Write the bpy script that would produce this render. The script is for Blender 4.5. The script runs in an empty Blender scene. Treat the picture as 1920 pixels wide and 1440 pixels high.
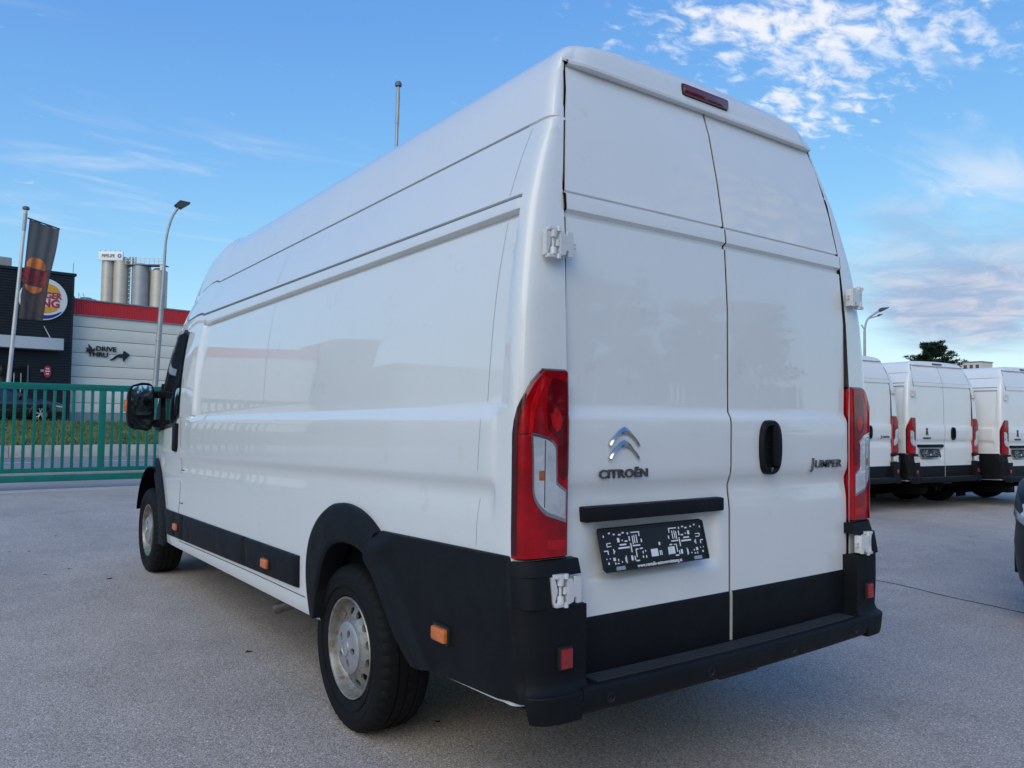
import bpy, bmesh, math, random
import numpy as np
from mathutils import Vector, Matrix
R = math.radians
random.seed(7); np.random.seed(7)
scn = bpy.context.scene
COL = scn.collection

# ------------------------------------------------------------------ camera
YAW, PIT, ROL, FPX = 0.6277, 0.0410, 0.0146, 1453.73
fw = Vector((math.sin(YAW)*math.cos(PIT), math.cos(YAW)*math.cos(PIT), math.sin(PIT)))
rt = Vector((math.cos(YAW), -math.sin(YAW), 0)); up = rt.cross(fw)
r2 = math.cos(ROL)*rt + math.sin(ROL)*up; u2 = -math.sin(ROL)*rt + math.cos(ROL)*up
cd = bpy.data.cameras.new('camera'); cam = bpy.data.objects.new('camera', cd); COL.objects.link(cam)
M = Matrix((( r2.x, u2.x, -fw.x, -2.4196), (r2.y, u2.y, -fw.y, -1.9162), (r2.z, u2.z, -fw.z, 1.3733), (0, 0, 0, 1)))
cam.matrix_world = M
cd.sensor_width = 36; cd.lens = 36*FPX/1920; cd.clip_start = 0.05; cd.clip_end = 3000
scn.camera = cam

# ------------------------------------------------------------------ sky, sun, exposure
SUN_EL, SUN_AZ = R(36), R(238)          # azimuth clockwise from +Y: behind the camera, to its left
w = bpy.data.worlds.new('World'); scn.world = w; w.use_nodes = True
nt = w.node_tree; nt.nodes.clear()
def wn(t, **k):
    n = nt.nodes.new(t)
    for a, b in k.items(): setattr(n, a, b)
    return n
def wl(a, b): nt.links.new(a, b)
def wmath(op, a, b=None, clamp=False):
    n = wn('ShaderNodeMath', operation=op, use_clamp=clamp)
    for i, s in enumerate((a, b)):
        if s is None: continue
        if isinstance(s, (int, float)): n.inputs[i].default_value = s
        else: wl(s, n.inputs[i])
    return n.outputs[0]
sky = wn('ShaderNodeTexSky', sky_type='NISHITA', sun_disc=False, sun_elevation=SUN_EL, sun_rotation=SUN_AZ,
         altitude=200, air_density=1.0, dust_density=0.6, ozone_density=2.2)
# the phone's soft highlight roll-off, applied to the clear sky as a whole
sc_ = wn('ShaderNodeSeparateColor'); wl(sky.outputs[0], sc_.inputs[0]); tint = wn('ShaderNodeCombineColor')
for i, (a_, k_) in enumerate(((.56, .02), (1.02, .12), (2.75, .5))):
    wl(wmath('DIVIDE', wmath('MULTIPLY', sc_.outputs[i], a_), wmath('ADD', wmath('MULTIPLY', sc_.outputs[i], k_), 1.0)), tint.inputs[i])
tc = wn('ShaderNodeTexCoord'); sp = wn('ShaderNodeSeparateXYZ'); wl(tc.outputs['Generated'], sp.inputs[0])
den = wmath('ADD', wmath('MAXIMUM', sp.outputs[2], 0.0), 0.1)
px_, py_ = wmath('DIVIDE', sp.outputs[0], den), wmath('DIVIDE', sp.outputs[1], den)
cb = wn('ShaderNodeCombineXYZ'); wl(px_, cb.inputs[0]); wl(py_, cb.inputs[1])
def mapped(scale, rot=0, loc=(0, 0, 0)):
    m = wn('ShaderNodeMapping'); m.inputs['Scale'].default_value = scale; m.inputs['Rotation'].default_value = (0, 0, rot)
    m.inputs['Location'].default_value = loc
    wl(cb.outputs[0], m.inputs[0]); return m.outputs[0]
def noise(vec, scale, detail=5, rough=.55, dist=0.0):
    n = wn('ShaderNodeTexNoise'); wl(vec, n.inputs['Vector']); n.inputs['Scale'].default_value = scale
    n.inputs['Detail'].default_value = detail; n.inputs['Roughness'].default_value = rough; n.inputs['Distortion'].default_value = dist
    return n.outputs[0]
def bump_at(cx, cy, sx, sy, amp, rot=0):
    c, s = math.cos(rot), math.sin(rot)
    dx, dy = wmath('SUBTRACT', px_, cx), wmath('SUBTRACT', py_, cy)
    a = wmath('ADD', wmath('MULTIPLY', dx, c/sx), wmath('MULTIPLY', dy, s/sx))
    b = wmath('ADD', wmath('MULTIPLY', dx, -s/sy), wmath('MULTIPLY', dy, c/sy))
    q = wmath('ADD', wmath('MULTIPLY', a, a), wmath('MULTIPLY', b, b))
    return wmath('MULTIPLY', wmath('POWER', 2.718, wmath('MULTIPLY', q, -1.0)), amp)
def ssum(l):
    o = l[0]
    for k in l[1:]: o = wmath('ADD', o, k)
    return o
def step(v, lo, hi):
    n = wn('ShaderNodeMapRange', interpolation_type='SMOOTHSTEP'); wl(v, n.inputs[0])
    n.inputs[1].default_value = lo; n.inputs[2].default_value = hi; return n.outputs[0]
# broken altocumulus: a large drifting field (several patches over the whole sky), fine cells inside
n_fine = noise(mapped((1, 1.6, 1), .75), 13.0, 7, .60, .35)
n_mid = noise(mapped((1, 1.5, 1), .5, (3, 1, 0)), 2.6, 3, .5)
field = ssum([bump_at(1.50, .90, .40, .26, .26, -.55), bump_at(1.80, 1.17, .26, .17, .25, .6), bump_at(1.18, 1.02, .26, .20, .14), bump_at(2.45, 1.06, .16, .10, .20), bump_at(1.66, .70, .2, .15, .12),
              bump_at(-2.2, -1.0, .9, .7, .24), bump_at(.4, -1.8, .9, .6, .24), bump_at(-1.2, .6, .4, .4, .10), bump_at(1.6, -.9, .7, .6, .24)])
cells = step(ssum([wmath('MULTIPLY', n_fine, 1.0), wmath('MULTIPLY', n_mid, .35), field]), .84, 1.14)
# thin streaks low in the sky
n_str = noise(mapped((.55, 1.6, 1), -.95, (5, 2, 0)), 2.2, 5, .55, .6)
streak_f = ssum([bump_at(.45, 2.75, .5, .75, .20), bump_at(2.5, 1.05, .35, .25, .20), bump_at(3.6, 1.55, 1.2, .8, .10), bump_at(-3, 1, 2, 2, .12), bump_at(0, -4, 3, 2, .12)])
streak = wmath('MULTIPLY', step(ssum([n_str, streak_f]), .64, .96), .62)
# lilac bank lying low over the right horizon
n_bank = noise(mapped((.5, .9, 1), .4, (1, 7, 0)), 1.3, 6, .6, .4)
bank_f = ssum([bump_at(3.85, 1.62, 1.5, .62, .62, .40), bump_at(-4.5, 1.0, 2, 1.5, .35), bump_at(1, -5, 2.5, 2, .35)])
bank = wmath('MULTIPLY', step(ssum([wmath('MULTIPLY', n_bank, .8), bank_f]), .60, 1.0), .85)
def mixc(f, a, b):
    m = wn('ShaderNodeMix', data_type='RGBA'); wl(f, m.inputs[0])
    for s, i in ((a, 6), (b, 7)):
        if isinstance(s, tuple): m.inputs[i].default_value = s
        else: wl(s, m.inputs[i])
    return m.outputs[2]
SK = 0.14
def cc(r, g, b): return (r/SK, g/SK, b/SK, 1)
bank_col = mixc(step(noise(mapped((1, 1, 1), .3, (2, 9, 0)), 3.2, 6, .62, .5), .40, .66), cc(.20, .255, .385), cc(.38, .37, .43))
c1 = mixc(bank, tint.outputs[0], bank_col)
c2 = mixc(streak, c1, cc(.50, .52, .58))
cell_col = mixc(step(n_mid, .35, .65), cc(.40, .48, .60), cc(.58, .58, .60))
c3 = mixc(wmath('MULTIPLY', cells, .88), c2, cell_col)
bg = wn('ShaderNodeBackground'); bg.inputs['Strength'].default_value = SK; wl(c3, bg.inputs[0])
wo = wn('ShaderNodeOutputWorld'); wl(bg.outputs[0], wo.inputs[0])

sd = bpy.data.lights.new('sun', 'SUN'); sd.energy = 0.95; sd.angle = R(60); sd.color = (1, .93, .80)
sun = bpy.data.objects.new('sun', sd); COL.objects.link(sun)
sdir = Vector((math.sin(SUN_AZ)*math.cos(SUN_EL), math.cos(SUN_AZ)*math.cos(SUN_EL), math.sin(SUN_EL)))
sun.rotation_euler = sdir.to_track_quat('Z', 'Y').to_euler(); sun.location = sdir*50
scn.view_settings.view_transform = 'Standard'; scn.view_settings.look = 'None'
scn.view_settings.exposure = 0.75; scn.view_settings.gamma = 1; scn.view_settings.use_curve_mapping = False
scn.render.resolution_x = 1024; scn.render.resolution_y = 768
try: scn.cycles.max_bounces = 6; scn.cycles.diffuse_bounces = 3; scn.cycles.glossy_bounces = 3; scn.cycles.transparent_max_bounces = 6
except Exception: pass

# ------------------------------------------------------------------ materials
MT = {}
def nodes_of(m): return m.node_tree.nodes, m.node_tree.links
def mat(name, col, rough=.5, metal=0., coat=0., coat_r=.03, var=0., vscale=4., bump=0., bscale=40., spec=.5, trans=0., emis=None, rvar=0., dirt=None):
    m = bpy.data.materials.new(name); m.use_nodes = True
    N, L = nodes_of(m); b = N['Principled BSDF']
    b.inputs['Base Color'].default_value = (*col, 1); b.inputs['Roughness'].default_value = rough
    b.inputs['Metallic'].default_value = metal; b.inputs['Coat Weight'].default_value = coat; b.inputs['Coat Roughness'].default_value = coat_r
    b.inputs['Specular IOR Level'].default_value = spec; b.inputs['Transmission Weight'].default_value = trans
    if emis: b.inputs['Emission Color'].default_value = (*emis[0], 1); b.inputs['Emission Strength'].default_value = emis[1]
    t = N.new('ShaderNodeTexCoord')
    def nz(sc, det=5, ro=.6):
        n = N.new('ShaderNodeTexNoise'); n.inputs['Scale'].default_value = sc; n.inputs['Detail'].default_value = det
        n.inputs['Roughness'].default_value = ro; L.new(t.outputs['Object'], n.inputs['Vector']); return n.outputs[0]
    if var:
        mx = N.new('ShaderNodeMix'); mx.data_type = 'RGBA'
        f = nz(vscale); r = N.new('ShaderNodeMapRange'); L.new(f, r.inputs[0]); r.inputs[1].default_value = .3; r.inputs[2].default_value = .7
        L.new(r.outputs[0], mx.inputs[0])
        mx.inputs[6].default_value = (*[c*(1-var) for c in col], 1); mx.inputs[7].default_value = (*[min(1, c*(1+var)) for c in col], 1)
        out = mx.outputs[2]
        if dirt:
            m2 = N.new('ShaderNodeMix'); m2.data_type = 'RGBA'; f2 = nz(dirt[1], 7, .7)
            r2_ = N.new('ShaderNodeMapRange'); L.new(f2, r2_.inputs[0]); r2_.inputs[1].default_value = dirt[2]; r2_.inputs[2].default_value = dirt[2]+.12
            L.new(r2_.outputs[0], m2.inputs[0]); L.new(out, m2.inputs[6]); m2.inputs[7].default_value = (*dirt[0], 1); out = m2.outputs[2]
        L.new(out, b.inputs['Base Color'])
    if rvar:
        r = N.new('ShaderNodeMapRange'); L.new(nz(vscale*1.7), r.inputs[0]); r.inputs[1].default_value = .3; r.inputs[2].default_value = .7
        r.inputs[3].default_value = max(0, rough-rvar); r.inputs[4].default_value = rough+rvar; L.new(r.outputs[0], b.inputs['Roughness'])
    if bump:
        bp = N.new('ShaderNodeBump'); bp.inputs['Strength'].default_value = bump; bp.inputs['Distance'].default_value = .01
        L.new(nz(bscale, 3), bp.inputs['Height']); L.new(bp.outputs[0], b.inputs['Normal'])
        if coat: L.new(bp.outputs[0], b.inputs['Coat Normal'])
    MT[name] = m; return m
mat('paint', (.77, .77, .755), .42, coat=1, coat_r=.010, var=.015, vscale=2.5, bump=.035, bscale=1.4, dirt=((.69, .68, .65), 5.5, .60))
mat('paint_bg', (.80, .79, .76), .42, coat=1, coat_r=.03, var=.02, vscale=2.5)
mat('hinge_paint', (.66, .66, .66), .4, coat=.5, var=.04, vscale=30)
mat('plastic', (.0062, .0072, .009), .55, var=.18, vscale=7, bump=.25, bscale=420, rvar=.08, spec=.2)
mat('plastic_dark', (.007, .008, .010), .6, var=.1)
mat('black', (.004, .004, .005), .9, spec=.1)
mat('rubber', (.0065, .0068, .008), .72, var=.3, vscale=14, bump=.15, bscale=200, spec=.22)
mat('rim', (.34, .33, .30), .46, .65, var=.22, vscale=18, dirt=((.26, .20, .14), 26, .49), rvar=.12)
mat('hubcap', (.40, .41, .43), .42, .55, var=.08, vscale=30)
mat('chrome', (.50, .51, .53), .16, 1.)
mat('badge', (.16, .165, .18), .25, .9)
mat('badge_dark', (.05, .055, .06), .3, .6)
mat('red_lens', (.33, .001, .005), .10, coat=.35, spec=.3, var=.35, vscale=9, bump=.05, bscale=60)
mat('red_bright', (.50, .004, .008), .12, coat=.35, spec=.3, var=.2, vscale=20)
mat('red_dark', (.05, .002, .006), .12, coat=.4)
mat('clear_lens', (.62, .63, .65), .12, .3, coat=1, var=.30, vscale=9, bump=.25, bscale=45)
mat('amber', (.72, .17, .02), .2, coat=1, var=.2, vscale=60, bump=.3, bscale=260)
mat('reflector_red', (.30, .01, .015), .25, coat=.6, var=.2, vscale=120)
mat('brake_red', (.13, .006, .014), .15, coat=1, var=.15, vscale=40)
mat('gap_shade', (.003, .003, .004), .8, spec=.1)  # near-black tone painting the shade inside body and door gaps
mat('red_mid', (.13, .001, .005), .10, coat=.4, spec=.3, var=.4, vscale=14)
mat('bulb', (.40, .13, .06), .3, var=.3, vscale=80)
mat('groove_shade', (.19, .20, .21), .7)  # grey that paints the shade in the gutter and upper side grooves
mat('seam_shade', (.42, .43, .44), .7)  # paler grey painting the faint shade of side panel grooves
mat('tread', (.028, .030, .033), .5, spec=.4)
mat('glass', (.012, .016, .018), .03, coat=1, spec=.6)
mat('mirror', (.80, .82, .84), .02, 1.)
mat('white_print', (.75, .75, .75), .6)
mat('grey_print', (.35, .35, .36), .5)
mat('exhaust', (.14, .12, .11), .6, .6, var=.3, vscale=20)
mat('gate_green', (.002, .165, .13), .38, var=.14, vscale=5, dirt=((.45, .5, .48), 22, .74), bump=.05, bscale=90)
mat('galv', (.42, .43, .44), .45, .5, var=.12, vscale=12)
mat('pole_grey', (.36, .365, .37), .45, .3, var=.1, vscale=3)
mat('pole_white', (.55, .55, .55), .4, .2, var=.08, vscale=3)
mat('lamp_head', (.06, .065, .07), .5, .3)
mat('concrete', (.42, .41, .39), .85, var=.16, vscale=3, bump=.3, bscale=30, dirt=((.20, .19, .17), 4, .62))
mat('cladding_dark', (.014, .018, .026), .45, .2, var=.1, vscale=3)
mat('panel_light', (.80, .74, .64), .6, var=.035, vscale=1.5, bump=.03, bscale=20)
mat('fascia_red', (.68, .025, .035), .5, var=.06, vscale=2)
mat('trim_grey', (.25, .26, .27), .5, .3)
mat('canopy_white', (.52, .56, .62), .5, var=.03)
mat('sign_white', (.80, .80, .78), .35)
mat('sign_red', (.50, .02, .03), .4)
mat('sign_blue', (.01, .025, .28), .4)
mat('sign_yellow', (.80, .38, .03), .4)
mat('sign_black', (.012, .013, .015), .5)
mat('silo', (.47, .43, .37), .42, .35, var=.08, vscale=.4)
mat('silo_grey', (.30, .31, .33), .42, .4, var=.1, vscale=.4)
mat('steel_dark', (.13, .14, .15), .5, .4)
mat('car_black', (.006, .006, .008), .25, coat=1, coat_r=.02)
mat('car_grey', (.005, .008, .010), .5, 0., spec=.2, coat=.08, coat_r=.03)
mat('bark', (.08, .06, .045), .9, var=.3, vscale=6)
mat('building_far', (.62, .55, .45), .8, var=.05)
mat('building_grey', (.30, .30, .31), .7, var=.06, vscale=1)
mat('road_paint', (.72, .72, .70), .7, var=.12, vscale=10)
mat('debris', (.03, .022, .018), .9)

def foliage(name, c1, c2):
    m = bpy.data.materials.new(name); m.use_nodes = True; N, L = nodes_of(m); b = N['Principled BSDF']
    t = N.new('ShaderNodeTexCoord'); n = N.new('ShaderNodeTexNoise'); n.inputs['Scale'].default_value = 1.7; n.inputs['Detail'].default_value = 6
    L.new(t.outputs['Object'], n.inputs['Vector']); mx = N.new('ShaderNodeMix'); mx.data_type = 'RGBA'
    r = N.new('ShaderNodeMapRange'); r.inputs[1].default_value = .35; r.inputs[2].default_value = .65; L.new(n.outputs[0], r.inputs[0]); L.new(r.outputs[0], mx.inputs[0])
    mx.inputs[6].default_value = (*c1, 1); mx.inputs[7].default_value = (*c2, 1); L.new(mx.outputs[2], b.inputs['Base Color'])
    b.inputs['Roughness'].default_value = .7; b.inputs['Specular IOR Level'].default_value = .2
    MT[name] = m
foliage('needles', (.012, .024, .014), (.035, .055, .028))
foliage('leaves', (.06, .066, .048), (.12, .125, .09))
foliage('grass', (.06, .11, .025), (.17, .19, .07))

def flag_material():
    m = bpy.data.materials.new('flag_cloth'); m.use_nodes = True; N, L = nodes_of(m)
    b = N['Principled BSDF']; b.inputs['Base Color'].default_value = (.085, .062, .058, 1); b.inputs['Roughness'].default_value = .8
    tr = N.new('ShaderNodeBsdfTranslucent'); tr.inputs[0].default_value = (.16, .14, .14, 1)
    tp = N.new('ShaderNodeBsdfTransparent'); tp.inputs[0].default_value = (.5, .47, .47, 1)
    a = N.new('ShaderNodeMixShader'); a.inputs[0].default_value = .4; L.new(b.outputs[0], a.inputs[1]); L.new(tr.outputs[0], a.inputs[2])
    c = N.new('ShaderNodeMixShader'); c.inputs[0].default_value = .07; L.new(a.outputs[0], c.inputs[1]); L.new(tp.outputs[0], c.inputs[2])
    L.new(c.outputs[0], N['Material Output'].inputs[0]); MT['flag_cloth'] = m
flag_material()
mat('flag_orange', (.62, .17, .05), .8); mat('flag_red', (.36, .02, .03), .8); mat('flag_black', (.02, .02, .02), .8)

def asphalt(name, base, grain, seed=0., cracks=True):
    m = bpy.data.materials.new(name); m.use_nodes = True; N, L = nodes_of(m); b = N['Principled BSDF']
    t = N.new('ShaderNodeTexCoord')
    def nz(sc, det=4, ro=.6, dist=0):
        n = N.new('ShaderNodeTexNoise'); n.inputs['Scale'].default_value = sc; n.inputs['Detail'].default_value = det; n.inputs['Roughness'].default_value = ro
        n.inputs['Distortion'].default_value = dist; L.new(t.outputs['Object'], n.inputs['Vector']); return n.outputs[0]
    def mr(v, a, c, lo=0, hi=1):
        r = N.new('ShaderNodeMapRange'); L.new(v, r.inputs[0]); r.inputs[1].default_value = a; r.inputs[2].default_value = c
        r.inputs[3].default_value = lo; r.inputs[4].default_value = hi; return r.outputs[0]
    def mul(a, c):
        q = N.new('ShaderNodeMath'); q.operation = 'MULTIPLY'; L.new(a, q.inputs[0]); L.new(c, q.inputs[1]); return q.outputs[0]
    vo = N.new('ShaderNodeTexVoronoi'); vo.inputs['Scale'].default_value = grain; L.new(t.outputs['Object'], vo.inputs['Vector'])
    sp_ = N.new('ShaderNodeSeparateColor'); L.new(vo.outputs['Color'], sp_.inputs[0])
    stone = mr(sp_.outputs[0], 0, 1, .66, 1.28)                 # every chip its own tone
    bright = mr(sp_.outputs[1], .965, .975, 1, 1.6)              # a few pale chips
    binder = mr(vo.outputs['Distance'], .25, .75, 1.08, .62)    # dark binder between
    big = mr(nz(.35, 5, .6, .6), .3, .7, .82, 1.14)
    mid = mr(nz(3.2, 5, .6), .3, .7, .93, 1.07)
    stain = mr(nz(1.3, 7, .70, 1.0), .60, .74, 1, .80)
    f = mul(mul(mul(stone, bright), mul(big, mid)), mul(binder, stain))
    if cracks:
        v2 = N.new('ShaderNodeTexVoronoi'); v2.feature = 'DISTANCE_TO_EDGE'; v2.inputs['Scale'].default_value = .16
        mp = N.new('ShaderNodeMapping'); mp.inputs['Location'].default_value = (seed, 3.1, 0)
        wv = N.new('ShaderNodeMix'); wv.data_type = 'VECTOR'; wv.inputs[0].default_value = .12
        nn = N.new('ShaderNodeTexNoise'); nn.inputs['Scale'].default_value = 1.3; nn.inputs['Detail'].default_value = 5; L.new(t.outputs['Object'], nn.inputs['Vector'])
        L.new(t.outputs['Object'], mp.inputs[0]); L.new(mp.outputs[0], wv.inputs[4]); L.new(nn.outputs['Color'], wv.inputs[5]); L.new(wv.outputs[1], v2.inputs['Vector'])
        gate_ = mr(nz(.22, 2), .56, .62, 0, 1)
        cr = mr(v2.outputs['Distance'], 0.0004, .0016, .55, 1)
        mx_ = N.new('ShaderNodeMix'); L.new(gate_, mx_.inputs[0]); mx_.inputs[2].default_value = 1; L.new(cr, mx_.inputs[3]); f = mul(f, mx_.outputs[0])
    hue = N.new('ShaderNodeMix'); hue.data_type = 'RGBA'; L.new(mr(nz(60, 2), .35, .65), hue.inputs[0])
    hue.inputs[6].default_value = (base[0]*1.04, base[1], base[2]*.97, 1); hue.inputs[7].default_value = (base[0]*.96, base[1], base[2]*1.06, 1)
    vm = N.new('ShaderNodeVectorMath'); vm.operation = 'SCALE'; L.new(hue.outputs[2], vm.inputs[0]); L.new(f, vm.inputs['Scale'])
    L.new(vm.outputs[0], b.inputs['Base Color']); b.inputs['Roughness'].default_value = .82; b.inputs['Specular IOR Level'].default_value = .35
    bp = N.new('ShaderNodeBump'); bp.inputs['Strength'].default_value = .55; bp.inputs['Distance'].default_value = .004; bp.invert = True
    L.new(vo.outputs['Distance'], bp.inputs['Height']); L.new(bp.outputs[0], b.inputs['Normal'])
    MT[name] = m
asphalt('asphalt', (.52, .447, .388), 165.)
asphalt('asphalt_road', (.26, .255, .265), 90., 5., False)

# ------------------------------------------------------------------ mesh helpers
class MB:
    def __init__(s): s.v = []; s.f = []
    def grid(s, P, closed=False):
        n, m, o = len(P), len(P[0]), len(s.v)
        for row in P: s.v += [tuple(p) for p in row]
        for i in range(n-1):
            for j in range(m if closed else m-1):
                k = (j+1) % m
                s.f.append((o+i*m+j, o+i*m+k, o+(i+1)*m+k, o+(i+1)*m+j))
        return s
    def face(s, pts):
        o = len(s.v); s.v += [tuple(p) for p in pts]; s.f.append(tuple(range(o, o+len(pts)))); return s
    def box(s, x0, x1, y0, y1, z0, z1):
        o = len(s.v)
        s.v += [(x, y, z) for z in (z0, z1) for x, y in ((x0, y0), (x1, y0), (x1, y1), (x0, y1))]
        s.f += [tuple(o+i for i in q) for q in ((0, 3, 2, 1), (4, 5, 6, 7), (0, 1, 5, 4), (1, 2, 6, 5), (2, 3, 7, 6), (3, 0, 4, 7))]
        return s
    def bbox(s, x0, x1, y0, y1, z0, z1, b=.004):     # box with chamfered edges
        b = min(b, abs(x1-x0)/2.2, abs(y1-y0)/2.2, abs(z1-z0)/2.2)
        t = MB(); bm = bmesh.new(); t.box(x0, x1, y0, y1, z0, z1)
        vs = [bm.verts.new(v) for v in t.v]
        for f in t.f: bm.faces.new([vs[i] for i in f])
        bmesh.ops.bevel(bm, geom=bm.edges[:], offset=b, segments=2, affect='EDGES', profile=.6)
        bm.verts.index_update(); o = len(s.v); s.v += [tuple(v.co) for v in bm.verts]
        s.f += [tuple(o+v.index for v in f.verts) for f in bm.faces]; bm.free(); return s
    def tube(s, pts, r, n=8, caps=True):
        pts = [Vector(p) for p in pts]; rs = r if isinstance(r, (list, tuple)) else [r]*len(pts)
        rows = []; ref = None
        for i, p in enumerate(pts):
            d = (pts[min(i+1, len(pts)-1)]-pts[max(i-1, 0)]).normalized()
            if ref is None: ref = Vector((0, 0, 1)) if abs(d.z) < .9 else Vector((1, 0, 0))
            a = d.cross(ref).normalized(); b = a.cross(d).normalized(); ref = b
            rows.append([p+rs[i]*(math.cos(2*math.pi*k/n)*a+math.sin(2*math.pi*k/n)*b) for k in range(n)])
        s.grid(rows, True)
        if caps: s.face(rows[0][::-1]); s.face(rows[-1])
        return s
    def rev(s, prof, c, ax='x', n=48, mod=None):     # prof: list of (axial, radius)
        rows = []
        for (a, r) in prof:
            row = []
            for k in range(n):
                t = 2*math.pi*k/n; rr = r
                if mod: rr = mod(a, r, k)
                if ax == 'x': row.append((c[0]+a, c[1]+rr*math.cos(t), c[2]+rr*math.sin(t)))
                elif ax == 'y': row.append((c[0]+rr*math.cos(t), c[1]+a, c[2]+rr*math.sin(t)))
                else: row.append((c[0]+rr*math.cos(t), c[1]+rr*math.sin(t), c[2]+a))
            rows.append(row)
        return s.grid(rows, True)
    def prism(s, poly, fn, d0, d1):                  # poly 2D -> fn(u,v,d)
        o = len(s.v); n = len(poly)
        s.v += [tuple(fn(u, v, d0)) for u, v in poly]+[tuple(fn(u, v, d1)) for u, v in poly]
        s.f.append(tuple(o+i for i in range(n))[::-1]); s.f.append(tuple(o+n+i for i in range(n)))
        for i in range(n): s.f.append((o+i, o+(i+1) % n, o+n+(i+1) % n, o+n+i))
        return s
    def add(s, other):
        o = len(s.v); s.v += other.v; s.f += [tuple(i+o for i in f) for f in other.f]; return s
    def mirror(s):
        t = MB(); t.v = [(-x, y, z) for x, y, z in s.v]; t.f = [f[::-1] for f in s.f]; return t
    def map(s, fn): s.v = [tuple(fn(*v)) for v in s.v]; return s
    def moved(s, dx=0, dy=0, dz=0):
        t = MB(); t.v = [(x+dx, y+dy, z+dz) for x, y, z in s.v]; t.f = list(s.f); return t
def mesh_of(name, mb, m, smooth=None, merge=None):
    me = bpy.data.meshes.new(name); me.from_pydata(mb.v, [], mb.f)
    if merge:
        bm = bmesh.new(); bm.from_mesh(me); bmesh.ops.remove_doubles(bm, verts=bm.verts, dist=merge)
        bmesh.ops.recalc_face_normals(bm, faces=bm.faces); bm.to_mesh(me); bm.free()
    me.materials.append(MT[m] if isinstance(m, str) else m)
    if smooth:
        me.polygons.foreach_set('use_smooth', [True]*len(me.polygons)); me.set_sharp_from_angle(angle=R(smooth))
    me.update(); return me
def obj(name, mb, m, parent=None, smooth=None, merge=None, kind=None):
    me = mb if isinstance(mb, bpy.types.Mesh) else mesh_of(name, mb, m, smooth, merge)
    o = bpy.data.objects.new(name, me); COL.objects.link(o)
    if parent: o.parent = parent
    if kind: o['kind'] = kind
    return o
def thing(name, label, cat, loc=(0, 0, 0), rz=0, group=None):
    o = bpy.data.objects.new(name, None); COL.objects.link(o); o.location = loc; o.rotation_euler = (0, 0, rz); o.empty_display_size = .2
    return tag(o, label, cat, group)
def tag(o, label, cat, group=None):
    o['label'] = label; o['category'] = cat
    if group: o['group'] = group
    return o
def text_mesh(body, size, m, extrude=.002, bold=0., sx=1., shear=0., align='CENTER', space=1.):
    cu = bpy.data.curves.new('t', 'FONT'); cu.body = body; cu.size = size; cu.extrude = extrude; cu.offset = bold; cu.shear = shear
    cu.align_x = align; cu.align_y = 'CENTER'; cu.space_character = space; cu.resolution_u = 4
    o = bpy.data.objects.new('t', cu); COL.objects.link(o); bpy.context.view_layer.update()
    dg = bpy.context.evaluated_depsgraph_get(); me = bpy.data.meshes.new_from_object(o.evaluated_get(dg))
    bpy.data.objects.remove(o); me.materials.clear(); me.materials.append(MT[m])
    if sx != 1:
        for v in me.vertices: v.co.x *= sx
    return me
def text(name, body, size, m, parent, loc, rot=(math.pi/2, 0, 0), **k):
    me = text_mesh(body, size, m, **k); o = bpy.data.objects.new(name, me); COL.objects.link(o); o.parent = parent
    o.location = loc; o.rotation_euler = rot; return o
def smooth01(t): t = max(0., min(1., t)); return t*t*(3-2*t)
def crom(pts, n=8):                                  # Catmull-Rom through 2D/3D points
    P = [Vector(p) for p in pts]; out = []
    for i in range(len(P)-1):
        a, b, c, d = P[max(i-1, 0)], P[i], P[i+1], P[min(i+2, len(P)-1)]
        for k in range(n):
            t = k/n; out.append(tuple(.5*((2*b)+(c-a)*t+(2*a-5*b+4*c-d)*t*t+(3*b-a-3*c+d)*t*t*t)))
    out.append(tuple(P[-1])); return out

# ------------------------------------------------------------------ van body surfaces
WB = crom([(.40, .955), (.44, .985), (.52, .994), (.95, 1.0), (1.39, .997), (1.6, .990), (1.8, .975), (2.0, .945), (2.1, .922), (2.25, .875), (2.38, .825),
           (2.5, .79), (2.6, .755), (2.66, .722), (2.70, .675), (2.72, .60), (2.733, .45), (2.742, .2), (2.745, 0)], 10)
WBz = np.array([p[0] for p in WB]); WBx = np.array([p[1] for p in WB]); o_ = np.argsort(WBz, kind='stable'); WBz, WBx = WBz[o_], WBx[o_]
RELz = [1.03, 1.07, 1.10, 1.125, 1.15, 1.165, 1.18, 1.28, 1.36, 1.374, 1.380, 1.399, 1.410, 2.028, 2.034, 2.044, 2.052, 2.058, 2.090, 2.093, 2.101, 2.104, 2.12, 2.374, 2.377, 2.384, 2.387]
RELx = [0, -.004, -.010, -.012, -.004, .003, .006, .007, .006, .003, 0, -.017, -.019, -.019, -.030, -.030, .002, .004, .004, -.012, -.012, .002, 0, 0, -.011, -.011, 0]
SLz = [.4, .67, .95, 1.1, 1.2, 1.39, 2.05, 2.1, 2.37, 2.75]; SLs = [-.027, -.023, -.03, -.037, -.03, -.0167, -.012, -.003, -.012, -.006]
ZT = crom([(0, 2.745), (2, 2.745), (3.9, 2.745), (4.3, 2.73), (4.65, 2.66), (4.95, 2.48), (5.2, 2.26), (5.5, 1.93), (5.75, 1.58), (5.85, 1.43), (6.05, 1.27), (6.18, 1.08), (6.25, .85)], 8)
ZTy = [p[0] for p in ZT]; ZTz = [p[1] for p in ZT]
Y0z = [.4, .93, 1.5, 1.8, 2.0, 2.1, 2.35, 2.6, 2.8]; Y0y = [-.005, -.005, -.008, .006, .022, .035, .072, .138, .15]
ADz = [.40, .93, 1.39, 1.51, 1.8, 2.06, 2.116, 2.35, 2.604]; ADx = [.80, .811, .807, .812, .811, .802, .801, .772, .72]
def slope(zn): return float(np.interp(zn, SLz, SLs))
def taper(Y): return 1-.30*max(0, (Y-4.35)/1.9)**2.3
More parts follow.
